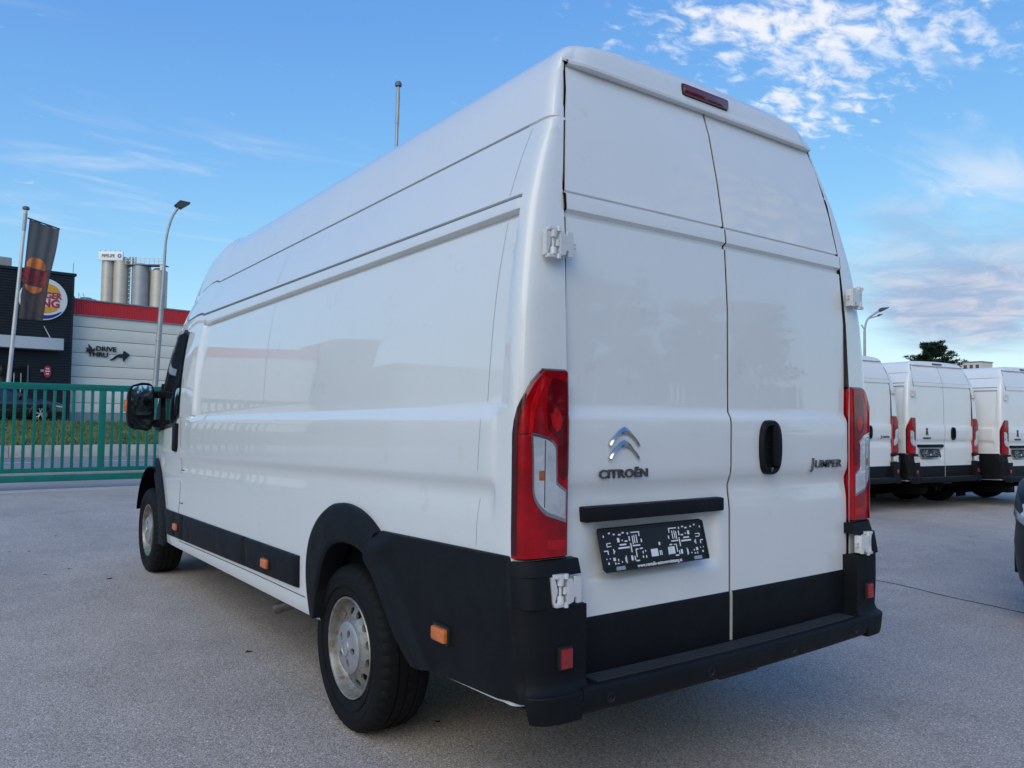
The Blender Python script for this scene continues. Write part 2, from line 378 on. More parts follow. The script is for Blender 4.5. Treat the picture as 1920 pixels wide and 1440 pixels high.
def ztop(Y): return float(np.interp(Y, ZTy, ZTz))
def relief(zn, Y):
    r = float(np.interp(zn, RELz, RELx))
    if zn < 1.405: g = smooth01((Y-.118)/.03)*(1-smooth01((Y-(4.9 if zn < 1.2 else 3.98))/.1))
    elif zn < 2.06: g = smooth01((Y-.068)/.018)*(1-smooth01((Y-3.93)/.03))
    elif zn < 2.15: g = smooth01((Y-.075)/.02)*(1-smooth01((Y-4.6)/.1))
    else: g = 1-smooth01((Y-4.3)/.2)
    return r*g
def row_z(Y, zn):
    z = zn+slope(zn)*(min(Y, 4.4)-.14)
    zt = ztop(Y)
    if zt < 2.744:
        z0 = min(1.2, zt-.32)
        if z > z0: z = z0+(z-z0)*(zt-z0)/(2.72-z0)
    return z
def half_w(Y, zn): return (float(np.interp(zn, WBz, WBx))+relief(zn, Y))*taper(Y)
def zbot(Y): return float(np.interp(Y, [-.1, .0, .75, .95, 1.7, 4.6, 6.3], [.487, .485, .452, .43, .405, .335, .33]))
def side_x(Y, z):                                    # half width of the finished side at a true height
    zt = ztop(Y); zz = z
    if zt < 2.744:
        z0 = min(1.2, zt-.32)
        if z > z0: zz = z0+(z-z0)*(2.72-z0)/max(.05, zt-z0)
    zn = zz-slope(zz)*(min(Y, 4.4)-.14)
    return half_w(Y, zn)
def corner(W, ad, y0, ry, n, th):
    c, s = max(0, math.cos(th*math.pi/2)), max(0, math.sin(th*math.pi/2))
    return ad+(W-ad)*c**(2/n), y0+ry*(1-s**(2/n))
REARz = [.5, .725, 1.03, 1.06, 1.10, 1.125, 1.15, 1.165, 1.2, 1.36, 1.374, 1.380, 1.399, 1.42, 1.8, 2.03, 2.034, 2.046, 2.056, 2.064, 2.104, 2.110, 2.112, 2.120, 2.122, 2.14, 2.3, 2.5, 2.604]
REARy = [0, 0, 0.002, 0.005, 0.011, 0.012, 0.003, -0.003, -0.006, -0.006, -0.003, -0.001, 0.01, 0.011, 0.014, 0.028, 0.038, 0.038, 0.022, 0.022, 0.027, 0.028, 0.044, 0.044, 0.036, 0.039, 0.065, 0.107, 0.14]
def rear_y(x, z, rec=False):
    y = float(np.interp(z, REARz, REARy))-.006*(1-min(1, (x/.8)**2))
    if rec:                                           # recess pressed round the number plate
        sx = smooth01((x+.725)/.035)*(1-smooth01((x+.095)/.035)); sz = smooth01((z-.825)/.030)*(1-smooth01((z-1.05)/.02))
        y += .026*sx*sz
    return y
ARCH_R_OUT = crom([(1.585, .425), (1.64, .53), (1.66, .65), (1.625, .78), (1.53, .885), (1.39, .96), (1.25, .984), (1.11, .975), (1.0, .945), (.915, .905)], 5)
ARCH_R_IN = crom([(1.525, .43), (1.50, .55), (1.465, .65), (1.41, .735), (1.35, .785), (1.27, .812), (1.19, .822), (1.11, .82), (1.05, .812), (.995, .795)], 5)
ARCH_F_OUT = [(5.305+.64*math.cos(t), .35+.615*math.sin(t)) for t in np.linspace(math.pi*1.02, -.05, 36)]
ARCH_F_IN = [(5.305+.47*math.cos(t), .34+.46*math.sin(t)) for t in np.linspace(math.pi*1.02, -.05, 36)]
def in_poly(y, z, P):
    c = False; n = len(P)
    for i in range(n):
        a, b = P[i], P[i-1]
        if (a[1] > z) != (b[1] > z) and y < (b[0]-a[0])*(z-a[1])/(b[1]-a[1])+a[0]: c = not c
    return c
CUT_R = [(1.56, .2)]+[((a[0]+b[0])/2, (a[1]+b[1])/2) for a, b in zip(ARCH_R_OUT, ARCH_R_IN)]+[(.80, .66), (.66, .53), (.6, .2)]
CUT_F = [(4.74, .2)]+[((a[0]+b[0])/2, (a[1]+b[1])/2) for a, b in zip(ARCH_F_OUT, ARCH_F_IN)]+[(5.87, .2)]

def van_body():
    zr = [.40, .42, .44, .47, .50]+[.54+.04*i for i in range(13)]
    zr += RELz+[1.22, 1.33, 1.45, 1.5, 1.6, 1.7, 1.8, 1.9, 1.97, 2.07, 2.16, 2.2, 2.25, 2.3, 2.34, 2.42, 2.46, 2.5, 2.54, 2.58, 2.61]
    zr = sorted(set(round(z, 4) for z in zr)); npil = len(zr)
    zr += [2.64, 2.66, 2.68, 2.69, 2.70, 2.712, 2.72, 2.727, 2.733, 2.738, 2.742, 2.745]
    cols = [.118, .125, .135, .15, .19, .25, .3]+[.35+.05*i for i in range(32)]+[2.0+.12*i for i in range(16)]
    cols += [3.93, 3.945, 3.96, 3.99, 4.08, 4.2, 4.3, 4.4, 4.5, 4.6]+[4.65+.05*i for i in range(33)]
    seams = [(.185, -.055, .90, 2.40), (2.47, 0., 1.41, 2.40)]
    mb = MB(); rows = []
    for i, zn in enumerate(zr):
        row = []
        W0 = float(np.interp(zn, WBz, WBx)); ad = float(np.interp(zn, ADz, ADx)); y0 = float(np.interp(zn, Y0z, Y0y))
        ry = .075 if zn < 1.6 else float(np.interp(zn, [1.6, 2.6], [.075, .065]))
        if zn > 2.6: y0, ad = .138, min(ad, W0)
        n = float(np.interp(zn, [1.5, 2.2, 2.6], [4, 4, 3]))
        for th in [1, .94, .88, .82, .76, .70, .64, .58, .52, .46, .40, .34, .28, .22, .15, .08, 0]:
            zz_ = max(zn, zbot(0))
            if zn > 2.615:
                q_ = th*math.pi/2; x = W0-.022*th*smooth01((zn-2.6)/.05)*0; y = .132+.071*(1-math.sin(q_)**(2/2.6)); zz_ = 2.612+(zn-2.612)*max(0, math.cos(q_))**(2/2.6)
            else: x, y = corner(W0, ad+.006, y0, ry, n, th)
            rel = float(np.interp(zn, RELz, RELx)) if zn > 2.2 else 0
            row.append((-(x+rel*.8), y, zz_))
        ys = y0+ry
        cc_ = [c for c in cols if c > ys+.006]
        extra = [ys+(cc_[0]-ys)*k/(len(cols)-len(cc_)+1) for k in range(1, len(cols)-len(cc_)+1)]
        for Y in extra+cc_:
            row.append([-half_w(Y, zn), Y, max(row_z(Y, zn), zbot(Y))])
        rows.append(row)
    mb.grid(rows)
    # cut the wheel openings
    keep = []
    for f in mb.f:
        ins = [in_poly(mb.v[i][1], mb.v[i][2], CUT_R) or in_poly(mb.v[i][1], mb.v[i][2], CUT_F) for i in f]
        if not all(ins): keep.append(f)
    mb.f = keep
    # drop collapsed roof-corner quads
    mb.f = [f for f in mb.f if len({tuple(round(c, 4) for c in mb.v[i]) for i in f}) > 2]
    return mb

def zrh(h2):
    return (lambda x, y, z: (x, y, 2.11+(z-2.11)*.62)) if h2 else (lambda x, y, z: (x, y, z) if z > 2.11 else (x, y, z))
def side_strip(ys, zb, zt, d, base=.0, nx=None, slantl=0, slantr=0):
    """plastic strip on the left side between zb(Y) and zt(Y), standing d proud with rounded edges"""
    prof = [(0, 0), (0, .55), (.03, .85), (.09, 1), (.5, 1.06), (.91, 1), (.97, .85), (1, .55), (1, 0)]
    rows = []
    n = len(ys)
    for i, Y in enumerate(ys):
        e = 0 if i in (0, n-1) else (.6 if i in (1, n-2) else 1)
        row = []
        for t, h in prof:
            z = zb(Y)+(zt(Y)-zb(Y))*t
            yy = Y+(slantl if i < n/2 else slantr)*(t-.5) if (i < 2 or i > n-3) else Y
            row.append((-(side_x(Y, z)+base+d*h*e), yy, z))
        rows.append(row)
    return MB().grid(rows)
def ribbon(pts, wdt, off=.0012):
    """thin strip painting gap shade, lying along a polyline (Y,z) on the left side"""
    mb = MB(); rows = []
    for i, (Y, z) in enumerate(pts):
        a = pts[max(i-1, 0)]; b = pts[min(i+1, len(pts)-1)]
        dy, dz = b[0]-a[0], b[1]-a[1]; l = math.hypot(dy, dz) or 1
        ny, nz = -dz/l*wdt/2, dy/l*wdt/2
        rows.append([(-(side_x(Y+ny*s, z+nz*s)+off), Y+ny*s, z+nz*s) for s in (-1, 1)])
    return mb.grid(rows)
def arch(outer, inner, W=1.003, flare=.034, ret=.10):
    prof = [(0, 0.0), (.0, .45), (.04, .75), (.12, .92), (.5, 1.0), (.85, 1.12), (.95, 1.08), (1.0, .85)]
    rows = []
    for o, i in zip(outer, inner):
        row = []
        for t, h in prof:
            y, z = o[0]+(i[0]-o[0])*t, o[1]+(i[1]-o[1])*t
            row.append((-(side_x(o[0], max(.5, o[1]))+.001+flare*h), y, z))
        x_, y_, z_ = row[-1]; row.append((x_+ret, y_, z_)); rows.append(row)
    return MB().grid(rows)
CAPYz = [.40, .456, .528, .540, .56, .62, .70, .79, .885, .93]; CAPY = [-.078, -.095, -.098, -.075, -.064, -.068, -.068, -.066, -.05, -.035]
def cap_pt(th, z, ad=.775, W=None):
    y0 = float(np.interp(z, CAPYz, CAPY))
    W = W if W else float(np.interp(z, [.44, .50, .55, .8, .93], [.985, 1.0, 1.008, 1.018, 1.012]))
    return corner(W, ad, y0, .15, 3.6, th)
def cap_th(Y, z, ad=.775):
    lo, hi = 0., 1.
    for _ in range(30):
        m = (lo+hi)/2
        if cap_pt(m, z, ad)[1] > Y: lo = m
        else: hi = m
    return lo
def cut_y(z): return float(np.interp(z, [.49, .94], [-.035, .035]))
def clad_x(Y, z):
    th = cap_th(Y, z); return cap_pt(th, z)[0] if Y < float(np.interp(z, CAPYz, CAPY))+.149 else float(np.interp(z, [.44, .50, .55, .8, .93], [1.0, 1.012, 1.018, 1.02, 1.014]))
def rear_cladding():
    L = crom([(.60, .462), (.70, .545), (.80, .64), (.90, .735), (.985, .795), (.955, .86), (.905, .905)], 4)
    nl = len(L); rows = []
    U = [0, .006, .02, .05, .09, .13, .17, .21, .26, .35, .45, .55, .65, .75, .83, .9, .95, .985, 1]
    for i, (ly, lz) in enumerate(L):
        v = i/(nl-1); rz = .505+(.936-.505)*v; ry_ = cut_y(rz); row = []
        for u in U:
            uu = u
            y = ly+(ry_-ly)*uu; z = lz+(rz-lz)*uu
            x = clad_x(y, z)
            fl = .030*(1-smooth01((u-.10)/.10))*(1-smooth01((v-.80)/.2))
            ed = .6 if u in (0, 1) else 0
            row.append((-(x+fl-(.012 if u == 0 else 0)-(.010 if u == 1 else 0)), y, z))
        rows.append(row)
    mb = MB(); top = [(p[0]+.02, p[1], p[2]+.004) for p in rows[-1]]
    mid = [(p[0]+.006, p[1], p[2]+.0035) for p in rows[-1]]
    bot = [(p[0]+.03, p[1], p[2]-.006) for p in rows[0]]
    mb.grid([bot]+rows+[mid, top])
    mb.grid([[(p[0]+.11, p[1], p[2]) for p in [r[0] for r in rows]], [r[0] for r in rows]])
    return mb
def bumper_cap():
    mb = MB()
    def band(zs, adf, y_in, shrink=0):
        rows = []
        for z in zs:
            ad = adf(z); t0 = cap_th(cut_y(z)-.004, z, ad); row = []
            x, y = cap_pt(t0, z, ad); row.append((-(x-.03), y, z))
            for k in range(20):
                th = t0+(1-t0)*k/19; x, y = cap_pt(th, z, ad); row.append((-(x-shrink), y+shrink, z))
            row.append((-(ad), y_in, z)); rows.append(row)
        mb.grid(rows)
        mb.grid([rows[-1], [(-.85, .02, zs[-1]) for _ in rows[-1]]]); mb.grid([rows[0], [(-.85, .02, zs[0]) for _ in rows[0]]])
    band([.446, .452, .462, .49, .515, .526, .531], lambda z: .813, .0)
    band([.5315, .54, .56, .60, .65, .70, .745, .77, .782, .788], lambda z: .775, .03)
    band([.7885, .80, .84, .88], lambda z: .915, .05, .006)
    band([.8805, .886, .90, .912, .920, .926], lambda z: .786, .03)
    return mb
def step_mb():
    def ye(x): return -.098-.022*(1-(x/.812)**2)
    xs = [-.811+1.622*k/40 for k in range(41)]
    rows = []
    prof = [(.02, .528), (-.004, .5385), (None, .5385), (-.010, .5385), (-.004, .535), (0, .527), (.001, .50), (.006, .468), (.018, .454), (.08, .448)]
    for x in xs:
        y = ye(x); row = []
        for k, (dy, z) in enumerate(prof):
            if dy is None: yy = y+.028
            elif k < 2: yy = .02+dy*.3-(0 if k == 0 else .012)
            else: yy = y-dy if dy < 0 else y+dy
            if k > 2 and dy < 0: yy = y-dy
            row.append((x, yy, z))
        rows.append(row)
    return MB().grid(rows), ye

LAMP_OUT = [(0.155, .935), (.145, 1.0), (.14, 1.32), (.17, 1.36), (.23, 1.40), (.33, 1.44), (.45, 1.482), (.56, 1.508), (.63, 1.522)]
def lamp_curve():
    pts = [corner(1.008, .822, -.026, .088, 4.0, k/400) for k in range(401)]
    s = [0]
    for a, b in zip(pts, pts[1:]): s.append(s[-1]+math.hypot(b[0]-a[0], b[1]-a[1]))
    return pts, [q/s[-1] for q in s]
LP, LS = lamp_curve()
def lamp_pt(u, z, off=0):
    # u: arc position 0 (flank) .. 1 (door edge); off: outwards
    k = min(max(int(np.searchsorted(LS, u)), 1), 399)
    f = (u-LS[k-1])/max(1e-9, LS[k]-LS[k-1]); a, b = LP[k-1], LP[k]
    x, y = a[0]+(b[0]-a[0])*f, a[1]+(b[1]-a[1])*f
    tx, ty = LP[min(k+2, 400)][0]-LP[max(k-3, 0)][0], LP[min(k+2, 400)][1]-LP[max(k-3, 0)][1]; l = math.hypot(tx, ty)
    nx, ny = -ty/l, tx/l
    lean = .004*smooth01((z-1.38)/.16)
    return (-(x+nx*off), y+ny*off+lean, z)
def lamp_patch(poly_u, zlist, u1=1.0, off=.0, skirt=.012):
    """lens between its outer edge u(z) and u1"""
    rows = []
    for i, z in enumerate(zlist):
        a = float(np.interp(z, [p[1] for p in poly_u], [p[0] for p in poly_u])); e = off-(skirt*.35 if i in (0, len(zlist)-1) else 0)
        row = [lamp_pt(a, z, e-skirt), lamp_pt(a, z, e-.003)]
        for k in range(1, 24): row.append(lamp_pt(a+(u1-a)*k/24, z, e))
        row += [lamp_pt(u1, z, e-.002)]
        x, y, zz = lamp_pt(u1, z, e); row.append((x+.004, y+.045, zz)); rows.append(row)
    mb = MB().grid(rows)
    for r in (rows[0], rows[-1]): mb.grid([r, [(p[0]*.97, p[1]+.025, p[2]) for p in r]])
    return mb
def lamp_poly(poly, off):
    """filled patch given by an outline in (u,z), as a fan of strips"""
    us = np.array(poly); z0, z1 = us[:, 1].min(), us[:, 1].max(); rows = []
    n = 22
    for i in range(n+1):
        z = z0+(z1-z0)*min(max(i/n, .004), .996); xs = []
        for a, b in zip(poly, poly[1:]+poly[:1]):
            if (a[1]-z)*(b[1]-z) <= 0 and a[1] != b[1]: xs.append(a[0]+(b[0]-a[0])*(z-a[1])/(b[1]-a[1]))
        lo, hi = min(xs), max(xs)
        rows.append([lamp_pt(lo, z, off-.008)]+[lamp_pt(lo+(hi-lo)*k/12, z, off) for k in range(13)]+[lamp_pt(hi, z, off-.008)])
    return MB().grid(rows)
CLEAR = [(.405, 1.322), (.50, 1.319), (.62, 1.313), (.73, 1.302), (.80, 1.281), (.812, 1.167), (.88, 1.155), (.965, 1.145), (.965, 1.039), (.82, 1.051), (.645, 1.064), (.545, 1.083), (.465, 1.11), (.435, 1.137), (.425, 1.241)]
CLEAR_IN = [(.435, 1.312), (.50, 1.309), (.62, 1.303), (.72, 1.292), (.775, 1.273), (.787, 1.160), (.87, 1.146), (.945, 1.137), (.945, 1.052), (.82, 1.062), (.655, 1.076), (.56, 1.094), (.485, 1.118), (.458, 1.142), (.45, 1.241)]

def hole_ring(N, r0, r1, ax, hr, k=5):
    """flat-ish ring of N sectors, each with an oval opening; ax(r) gives the axial position"""
    mb = MB(); rim_pts = []
    for s in range(N):
        a0, a1 = 2*math.pi*s/N, 2*math.pi*(s+1)/N; am = (a0+a1)/2; rm = (r0+r1)/2
        outer = []
        for q in range(k): outer.append((a0+(a1-a0)*q/k, r0))
        for q in range(k): outer.append((a1, r0+(r1-r0)*q/k))
        for q in range(k): outer.append((a1+(a0-a1)*q/k, r1))
        for q in range(k): outer.append((a0, r1+(r0-r1)*q/k))
        n = len(outer); inner = []
        for (a, r) in outer:
            dx, dy = (a-am)*rm, r-rm; t = math.atan2(dy, dx)
            inner.append((am+hr[0]*math.cos(t)/rm, rm+hr[1]*math.sin(t)))
        P = lambda a, r, d=0: (ax(r)+d, r*math.cos(a), r*math.sin(a))
        mb.grid([[P(*q) for q in outer], [P(*q) for q in inner], [P(q[0], q[1], .012) for q in inner]], True)
    return mb
def wheel_parts(x, y, z, Rt=.356):
    """left wheel: tyre, rim, cap meshes around (x = outer lip of the rim)"""
    tb = MB()
    prof = [(.045, .208), (.012, .212), (-.004, .222), (-.012, .245), (-.020, .285), (-.019, .315), (-.008, .336), (.001, .344), (.008, .350), (.024, .3555), (.054, .356), (.056, .348), (.064, .348), (.066, .356),
            (.098, .356), (.100, .348), (.108, .348), (.110, .356), (.146, .356), (.148, .348), (.156, .348), (.158, .356), (.186, .3555), (.200, .350), (.212, .338), (.226, .30), (.218, .24), (.205, .21)]
    def md(a, r, k):
        if (a < .052 or a > .160) and r > .333 and k % 3 == 0 and -.01 < a < .21: return r-.008
        if .066 <= a <= .146 and r > .352 and k % 3 == 1: return r-.005
        return r
    tb.rev(prof, (0, 0, 0), 'x', 132, md)
    for rr in (.262, .300): tb.rev([(-.0178, rr-.002), (-.0212, rr), (-.0178, rr+.002)], (0, 0, 0), 'x', 72)
    rb = MB()
    rb.rev([(.05, .20), (.010, .213), (-.004, .217), (-.008, .214), (-.006, .208), (.004, .204), (.022, .200), (.040, .195), (.048, .186), (.040, .176)], (0, 0, 0), 'x', 60)
    rb.add(hole_ring(12, .122, .178, lambda r: .040-(.176-r)*.58, (.0215, .0175)))
    rb.rev([(.0087, .122), (.004, .116), (.003, .105), (.01, .09), (.012, .0)], (0, 0, 0), 'x', 60)
    hc = MB()
    hc.rev([(.006, .112), (-.006, .110), (-.010, .104), (-.012, .092)], (0, 0, 0), 'x', 50)
    hc.add(hole_ring(5, .036, .092, lambda r: -.012-(.092-r)*.12, (.0135, .018)))
    hc.rev([(-.0187, .036), (-.024, .034), (-.025, .028), (-.022, .025), (-.0215, .0)], (0, 0, 0), 'x', 30)
    for zo in (.008, -.006):
        hc.prism([(-.014, zo-.008), (0, zo+.006), (.014, zo-.008), (0, zo)], lambda u, v, d: (d, u, v), -.0215, -.0245)
    for b in (tb, rb, hc): b.map(lambda a, p, q: (x+a, y+p, z+q))
    return tb, rb, hc

def hinge_mb(x, y, z, sc=1., right=False):
    """door hinge: pillar lug with two barrels and the plate reaching over to the door; left side, x>0 is towards the middle"""
    m = MB()
    # pillar side: two fingers with a vertical pin and buffers
    for s in (1, -1):
        m.bbox(-.036, .012, -.022, .004, s*.048-.007, s*.048+.007, .004)
        m.tube([(-.012, -.014, s*.018), (-.012, -.014, s*.043)], [.011, .013], 10)
        m.tube([(.008, -.020, s*.040), (.008, -.020, s*.057)], .0085, 10)
    m.tube([(-.012, -.012, -.05), (-.012, -.012, .05)], .005, 8)
    m.tube([(.006, -.014, -.012), (.006, -.014, .012)], .008, 8)
    m.prism([(-.034, .044), (-.022, .006), (-.022, -.006), (-.034, -.044), (-.040, -.044), (-.040, .044)], lambda u, v, d: (u, d, v), -.010, .012)
    # plate with notches
    pl = [(.010, .040), (.030, .040), (.033, .028), (.044, .028), (.046, .046), (.070, .040), (.072, -.020), (.070, -.046), (.052, -.046), (.050, -.026), (.040, -.024), (.036, -.040), (.014, -.046)]
    m.prism(pl, lambda u, v, d: (u, d-.10*max(0, .03-u), v), -.026, -.016)
    m.bbox(.060, .074, -.020, .012, -.044, .040, .004)
    for q in (.006, -.008): m.bbox(.070, .096, -.012, -.004, q-.004, q+.004, .002)
    m.bbox(.012, .024, -.022, .01, -.044, .040, .004)
    m.map(lambda a, b, c: (x+a*sc, y+b*sc, z+c*sc)); return m

SLOTS = [(.03, .12, .012, .06), (.08, .06, .02, .04), (.12, .1, .02, .04), (.165, .12, .03, .04), (.2, .08, .025, .04), (.245, .1, .015, .06), (.28, .1, .08, .03), (.35, .12, .01, .12), (.15, .22, .025, .12),
         (.19, .27, .012, .04), (.215, .3, .03, .04), (.165, .38, .06, .04), (.15, .46, .1, .045), (.255, .2, .012, .14), (.285, .2, .01, .2), (.302, .18, .009, .2), (.322, .18, .01, .2), (.28, .44, .07, .035),
         (.26, .38, .012, .22), (.3, .54, .01, .2), (.31, .54, .02, .03), (.34, .53, .035, .035), (.25, .70, .022, .14), (.28, .72, .012, .12), (.29, .83, .04, .035), (.05, .32, .05, .022), (.05, .40, .05, .022), (.05, .32, .01, .08),
         (.02, .5, .04, .03), (.05, .5, .01, .12), (.1, .48, .01, .14), (.1, .52, .02, .05), (.09, .70, .025, .09), (.06, .7, .01, .03), (.03, .7, .01, .03), (.13, .74, .01, .06), (.1, .82, .01, .06), (.12, .84, .02, .03),
         (.16, .81, .01, .04), (.04, .80, .015, .06), (.195, .72, .008, .14), (.203, .68, .008, .18), (.36, .62, .012, .07), (.385, .60, .01, .05), (.355, .74, .012, .06), (.385, .74, .012, .07), (.362, .30, .012, .10)]

def build_van(name, label, loc, rz, h2, brand, group=None, paint='paint', hero=True):
    zmap = (lambda x, y, z: (x, y, z if z <= 2.11 else 2.11+(z-2.11)*.60)) if h2 else (lambda x, y, z: (x, y, z))
    van = thing(name, label, 'van', loc, rz, group)
    P = lambda nm, mb, m, par=van, s=None, mg=None, kind=None: obj(nm, mb, m, par, s, mg, kind)
    def both(nm, mb, m, s=None, mg=None, par=van): return P(nm, mb, m, par, s, mg), P(nm, mb.mirror(), m, par, s, mg)
    # --- body shell
    b = van_body(); full = MB().add(b).add(b.mirror()); full.map(zmap)
    body = P('body', full, paint, van, 38, .0006)
    inner = MB(); inner.box(-.90, .90, .10, 4.2, .5, 1.9).box(-.72, .72, .22, 4.0, 1.9, 2.55).box(-.78, .78, .07, .12, .50, 2.0).box(-.70, .70, .13, .16, 2.0, 2.46); inner.map(zmap)
    P('door_jamb', inner, 'black')
    ub = MB(); ub.box(-.72, .72, .25, 5.9, .33, .47).box(-.5, .5, .02, .3, .40, .50).box(-.86, .86, 1.75, 4.5, .40, .52).tube([(-.8, 1.27, .33), (.8, 1.27, .33)], .06, 10)
    ub.box(-.8, .8, 1.9, 4.6, .34, .42); ub.box(-.78, .78, .7, 1.8, .42, .95).box(-.72, .72, 4.75, 5.9, .42, .95); P('underbody', ub, 'black')
    if not hero:  # black parts added to deepen the shade beneath the parked vans
        P('shade_spare_wheel', MB().rev([(.20, .0), (.20, .30), (.24, .35), (.40, .35), (.44, .30)], (0, .72, 0), 'z', 30), 'rubber', van, 40)
        for s_ in (-1, 1): P('shade_mud_flap', MB().box(min(s_*.70, s_*.985), max(s_*.70, s_*.985), .80, .815, .13, .62), 'black')
        P('shade_axle_block', MB().box(-.69, .69, 1.0, 1.5, .16, .34), 'black')
    for yc, hw, x0 in ((1.14, .50, -.76), (5.305, .56, -.72)):
        lin = MB(); rows = [[(x, yc+hw*math.cos(t), .36+.53*math.sin(t)) for x in (-1.0, x0)] for t in np.linspace(.22, math.pi-.22, 20)]; lin.grid(rows)
        lin.face([(x0, yc+hw*math.cos(t), .36+.53*math.sin(t)) for t in np.linspace(.22, math.pi-.22, 20)])
        both('wheel_housing', lin, 'black', 40)
    # --- rear visor of the roof, above the doors
    rows = []
    for k in range(45):
        x = -.722+1.444*k/44; ax_ = abs(x); zt_ = float(np.interp(ax_, [0, .2, .45, .60, .66, .70, .722], [2.7455, 2.7425, 2.7335, 2.717, 2.695, 2.668, 2.645])); e = smooth01((.705-ax_)/.06)
        yb = .112+.012*(1-e); hz = zt_-2.632
        rows.append([(x, .16, 2.600), (x, yb+.008, 2.597), (x, yb-.004, 2.602), (x, yb-.005, 2.612), (x, yb+.006, 2.618), (x, yb+.012-.004*e, 2.630), (x, yb+.018-.004*e, 2.632+hz*.45), (x, yb+.030, 2.632+hz*.82),
                     (x, yb+.060, 2.632+hz*.97), (x, .215, zt_+.0012)])
    P('roof_visor', MB().grid(rows).map(zmap), paint, van, 40)
    bl = MB().bbox(-.135, .135, .108, .16, 2.642, 2.686, .016).map(zmap); br_ = P('brake_light', bl, 'brake_red', van, 50)
    bb = MB().bbox(-.142, .142, .116, .16, 2.636, 2.692, .018).map(zmap); P('lamp_housing', bb, 'plastic_dark', br_, 50)
    # --- rear doors
    zd = sorted(set([.535, .6, .66, .725, .80, .82, .835, .85, .86, .87, .88, .93, 1.0, 1.045, 1.05, 1.055, 1.06, 1.065, 1.07, 1.3]+REARz[2:]+[1.5, 1.6, 1.7, 1.9, 2.2, 2.4]))
    for s in (-1, 1):
        xs0 = sorted(set([0, .01, .03, .06, .08, .085, .10, .12, .15, .18, .25, .32, .4, .5, .6, .65, .68, .70, .72, .735, .75, .78, .9, .96, .985, 1.0]))
        rows = []
        for z in zd:
            ad = float(np.interp(z, ADz, ADx))-.004; row = []
            rel = float(np.interp(z, REARz, REARy))-float(np.interp(z, [.5, 1.0, 1.5, 2.0, 2.3, 2.604], [0, 0, .012, .028, .066, .14]))
            wob = -rel*.35                                         # the cut line kinks with the pressings
            x0 = .0062
            xl = [x0+(ad-x0)*t for t in xs0]
            row = [(s*x0, rear_y(s*x0, z)+.05, z)]
            for x in xl:
                row.append((s*x, rear_y(s*x, z, s < 0), z))
            row.append((s*(ad+.000), .05+float(np.interp(z, Y0z, Y0y)), z)); rows.append(row)
        d = P('rear_door', MB().grid(rows).map(zmap), paint, van, 32)
        lo = MB(); r_ = []
        for z, dy in ((.537, .0), (.537, -.006), (.60, -.007), (.70, -.007), (.716, -.006), (.7215, -.003), (.7225, .001)):
            r_.append([(s*x, rear_y(s*x, z)+dy, z) for x in np.linspace(.0095, .795, 14)])
        P('lower_trim', lo.grid(r_), 'plastic', d, 45)
        if s < 0:
            pb = MB().bbox(-.748, -.062, -.030, .022, 1.031, 1.081, .008); P('plate_light_bar', pb, 'plastic', d, 45)
            if brand == 'citroen':
                ch = [(0, 0), (.020, -.010), (.042, -.028), (.066, -.052), (.0675, -.069)]; ci = [(.050, -.048), (.028, -.031), (.012, -.0245), (0, -.0235)]
                hf = ch+ci; poly = hf+[(-u, v) for u, v in hf[::-1] if u != 0]
                for zt_ in (1.342, 1.297):
                    m_ = MB(); n_ = len(poly); cen = [(u*.97, v-(.0115 if abs(u) < .05 else -.0)) for u, v in poly]
                    # facetted chevron: ridge line proud, edges on the door
                    L_ = []
                    oc = crom(ch, 5); ic = crom(ci[::-1]+[(.0675, -.069)], 5)
                    N_ = 20; O_ = [oc[int(round(k*(len(oc)-1)/N_))] for k in range(N_+1)]; I_ = [ic[int(round(k*(len(ic)-1)/N_))] for k in range(N_+1)]
                    for sg in (-1, 1):
                        rr = []
                        for (a, bq) in zip(O_, I_):
                            mid = ((a[0]+bq[0])/2, (a[1]+bq[1])/2)
                            rr.append([(-.567+sg*u, -.0115-h, zt_+v) for (u, v, h) in ((a[0], a[1], 0), (a[0], a[1], .006), (mid[0], mid[1], .012), (bq[0], bq[1], .006), (bq[0], bq[1], 0))])
                        m_.grid(rr)
                    P('chevron', m_, 'chrome', d, 30)
                text('brand_lettering', 'CITROËN', .040, 'badge', d, (-.566, -.014, 1.183), extrude=.003, bold=.0009, sx=1.30, space=1.05)
            else:
                lion = [(-.02, -.06), (-.03, -.055), (-.012, -.02), (-.03, -.035), (-.035, -.03), (-.015, .005), (-.03, .01), (-.028, .02), (-.01, .022), (-.03, .045), (-.025, .06), (.005, .065), (.02, .05), (.02, .035), (.005, .03), (.015, .01), (.022, -.01),
                        (.02, -.03), (.035, -.055), (.022, -.06), (.008, -.03), (.0, -.015)]
                P('lion_emblem', MB().prism([(u-.50, v+1.29) for u, v in lion], lambda u, v, q: (u, q, v), -.008, -.018), 'badge_dark', d)
                text('brand_lettering', 'PEUGEOT', .040, 'badge_dark', d, (-.50, -.014, 1.185), extrude=.003, bold=.0008, sx=1.2)
        else:
            hd = MB(); rows = []
            def oval(sc_, y_, w_=.066, h_=.108): return [(.233+w_*sc_*math.copysign(abs(math.cos(t))**.62, math.cos(t)), y_, 1.263+h_*sc_*math.copysign(abs(math.sin(t))**.8, math.sin(t))) for t in np.linspace(0, 2*math.pi, 33)[:-1]]
            hd.grid([oval(1.0, -.006), oval(1.0, -.022), oval(.94, -.030), oval(.82, -.031), oval(.76, -.020), oval(.70, -.0140), oval(.02, -.0138)], True)
            ho = P('door_handle', hd, 'plastic', d, 40)
            P('grip', MB().bbox(.236, .270, -.044, -.016, 1.190, 1.350, .012), 'plastic', van, 50)
            P('lock_cylinder', MB().rev([(0, .0085), (-.004, .0085), (-.005, .006), (-.005, 0)], (.222, -.0315, 1.176), 'y', 20), 'badge', van, 40)
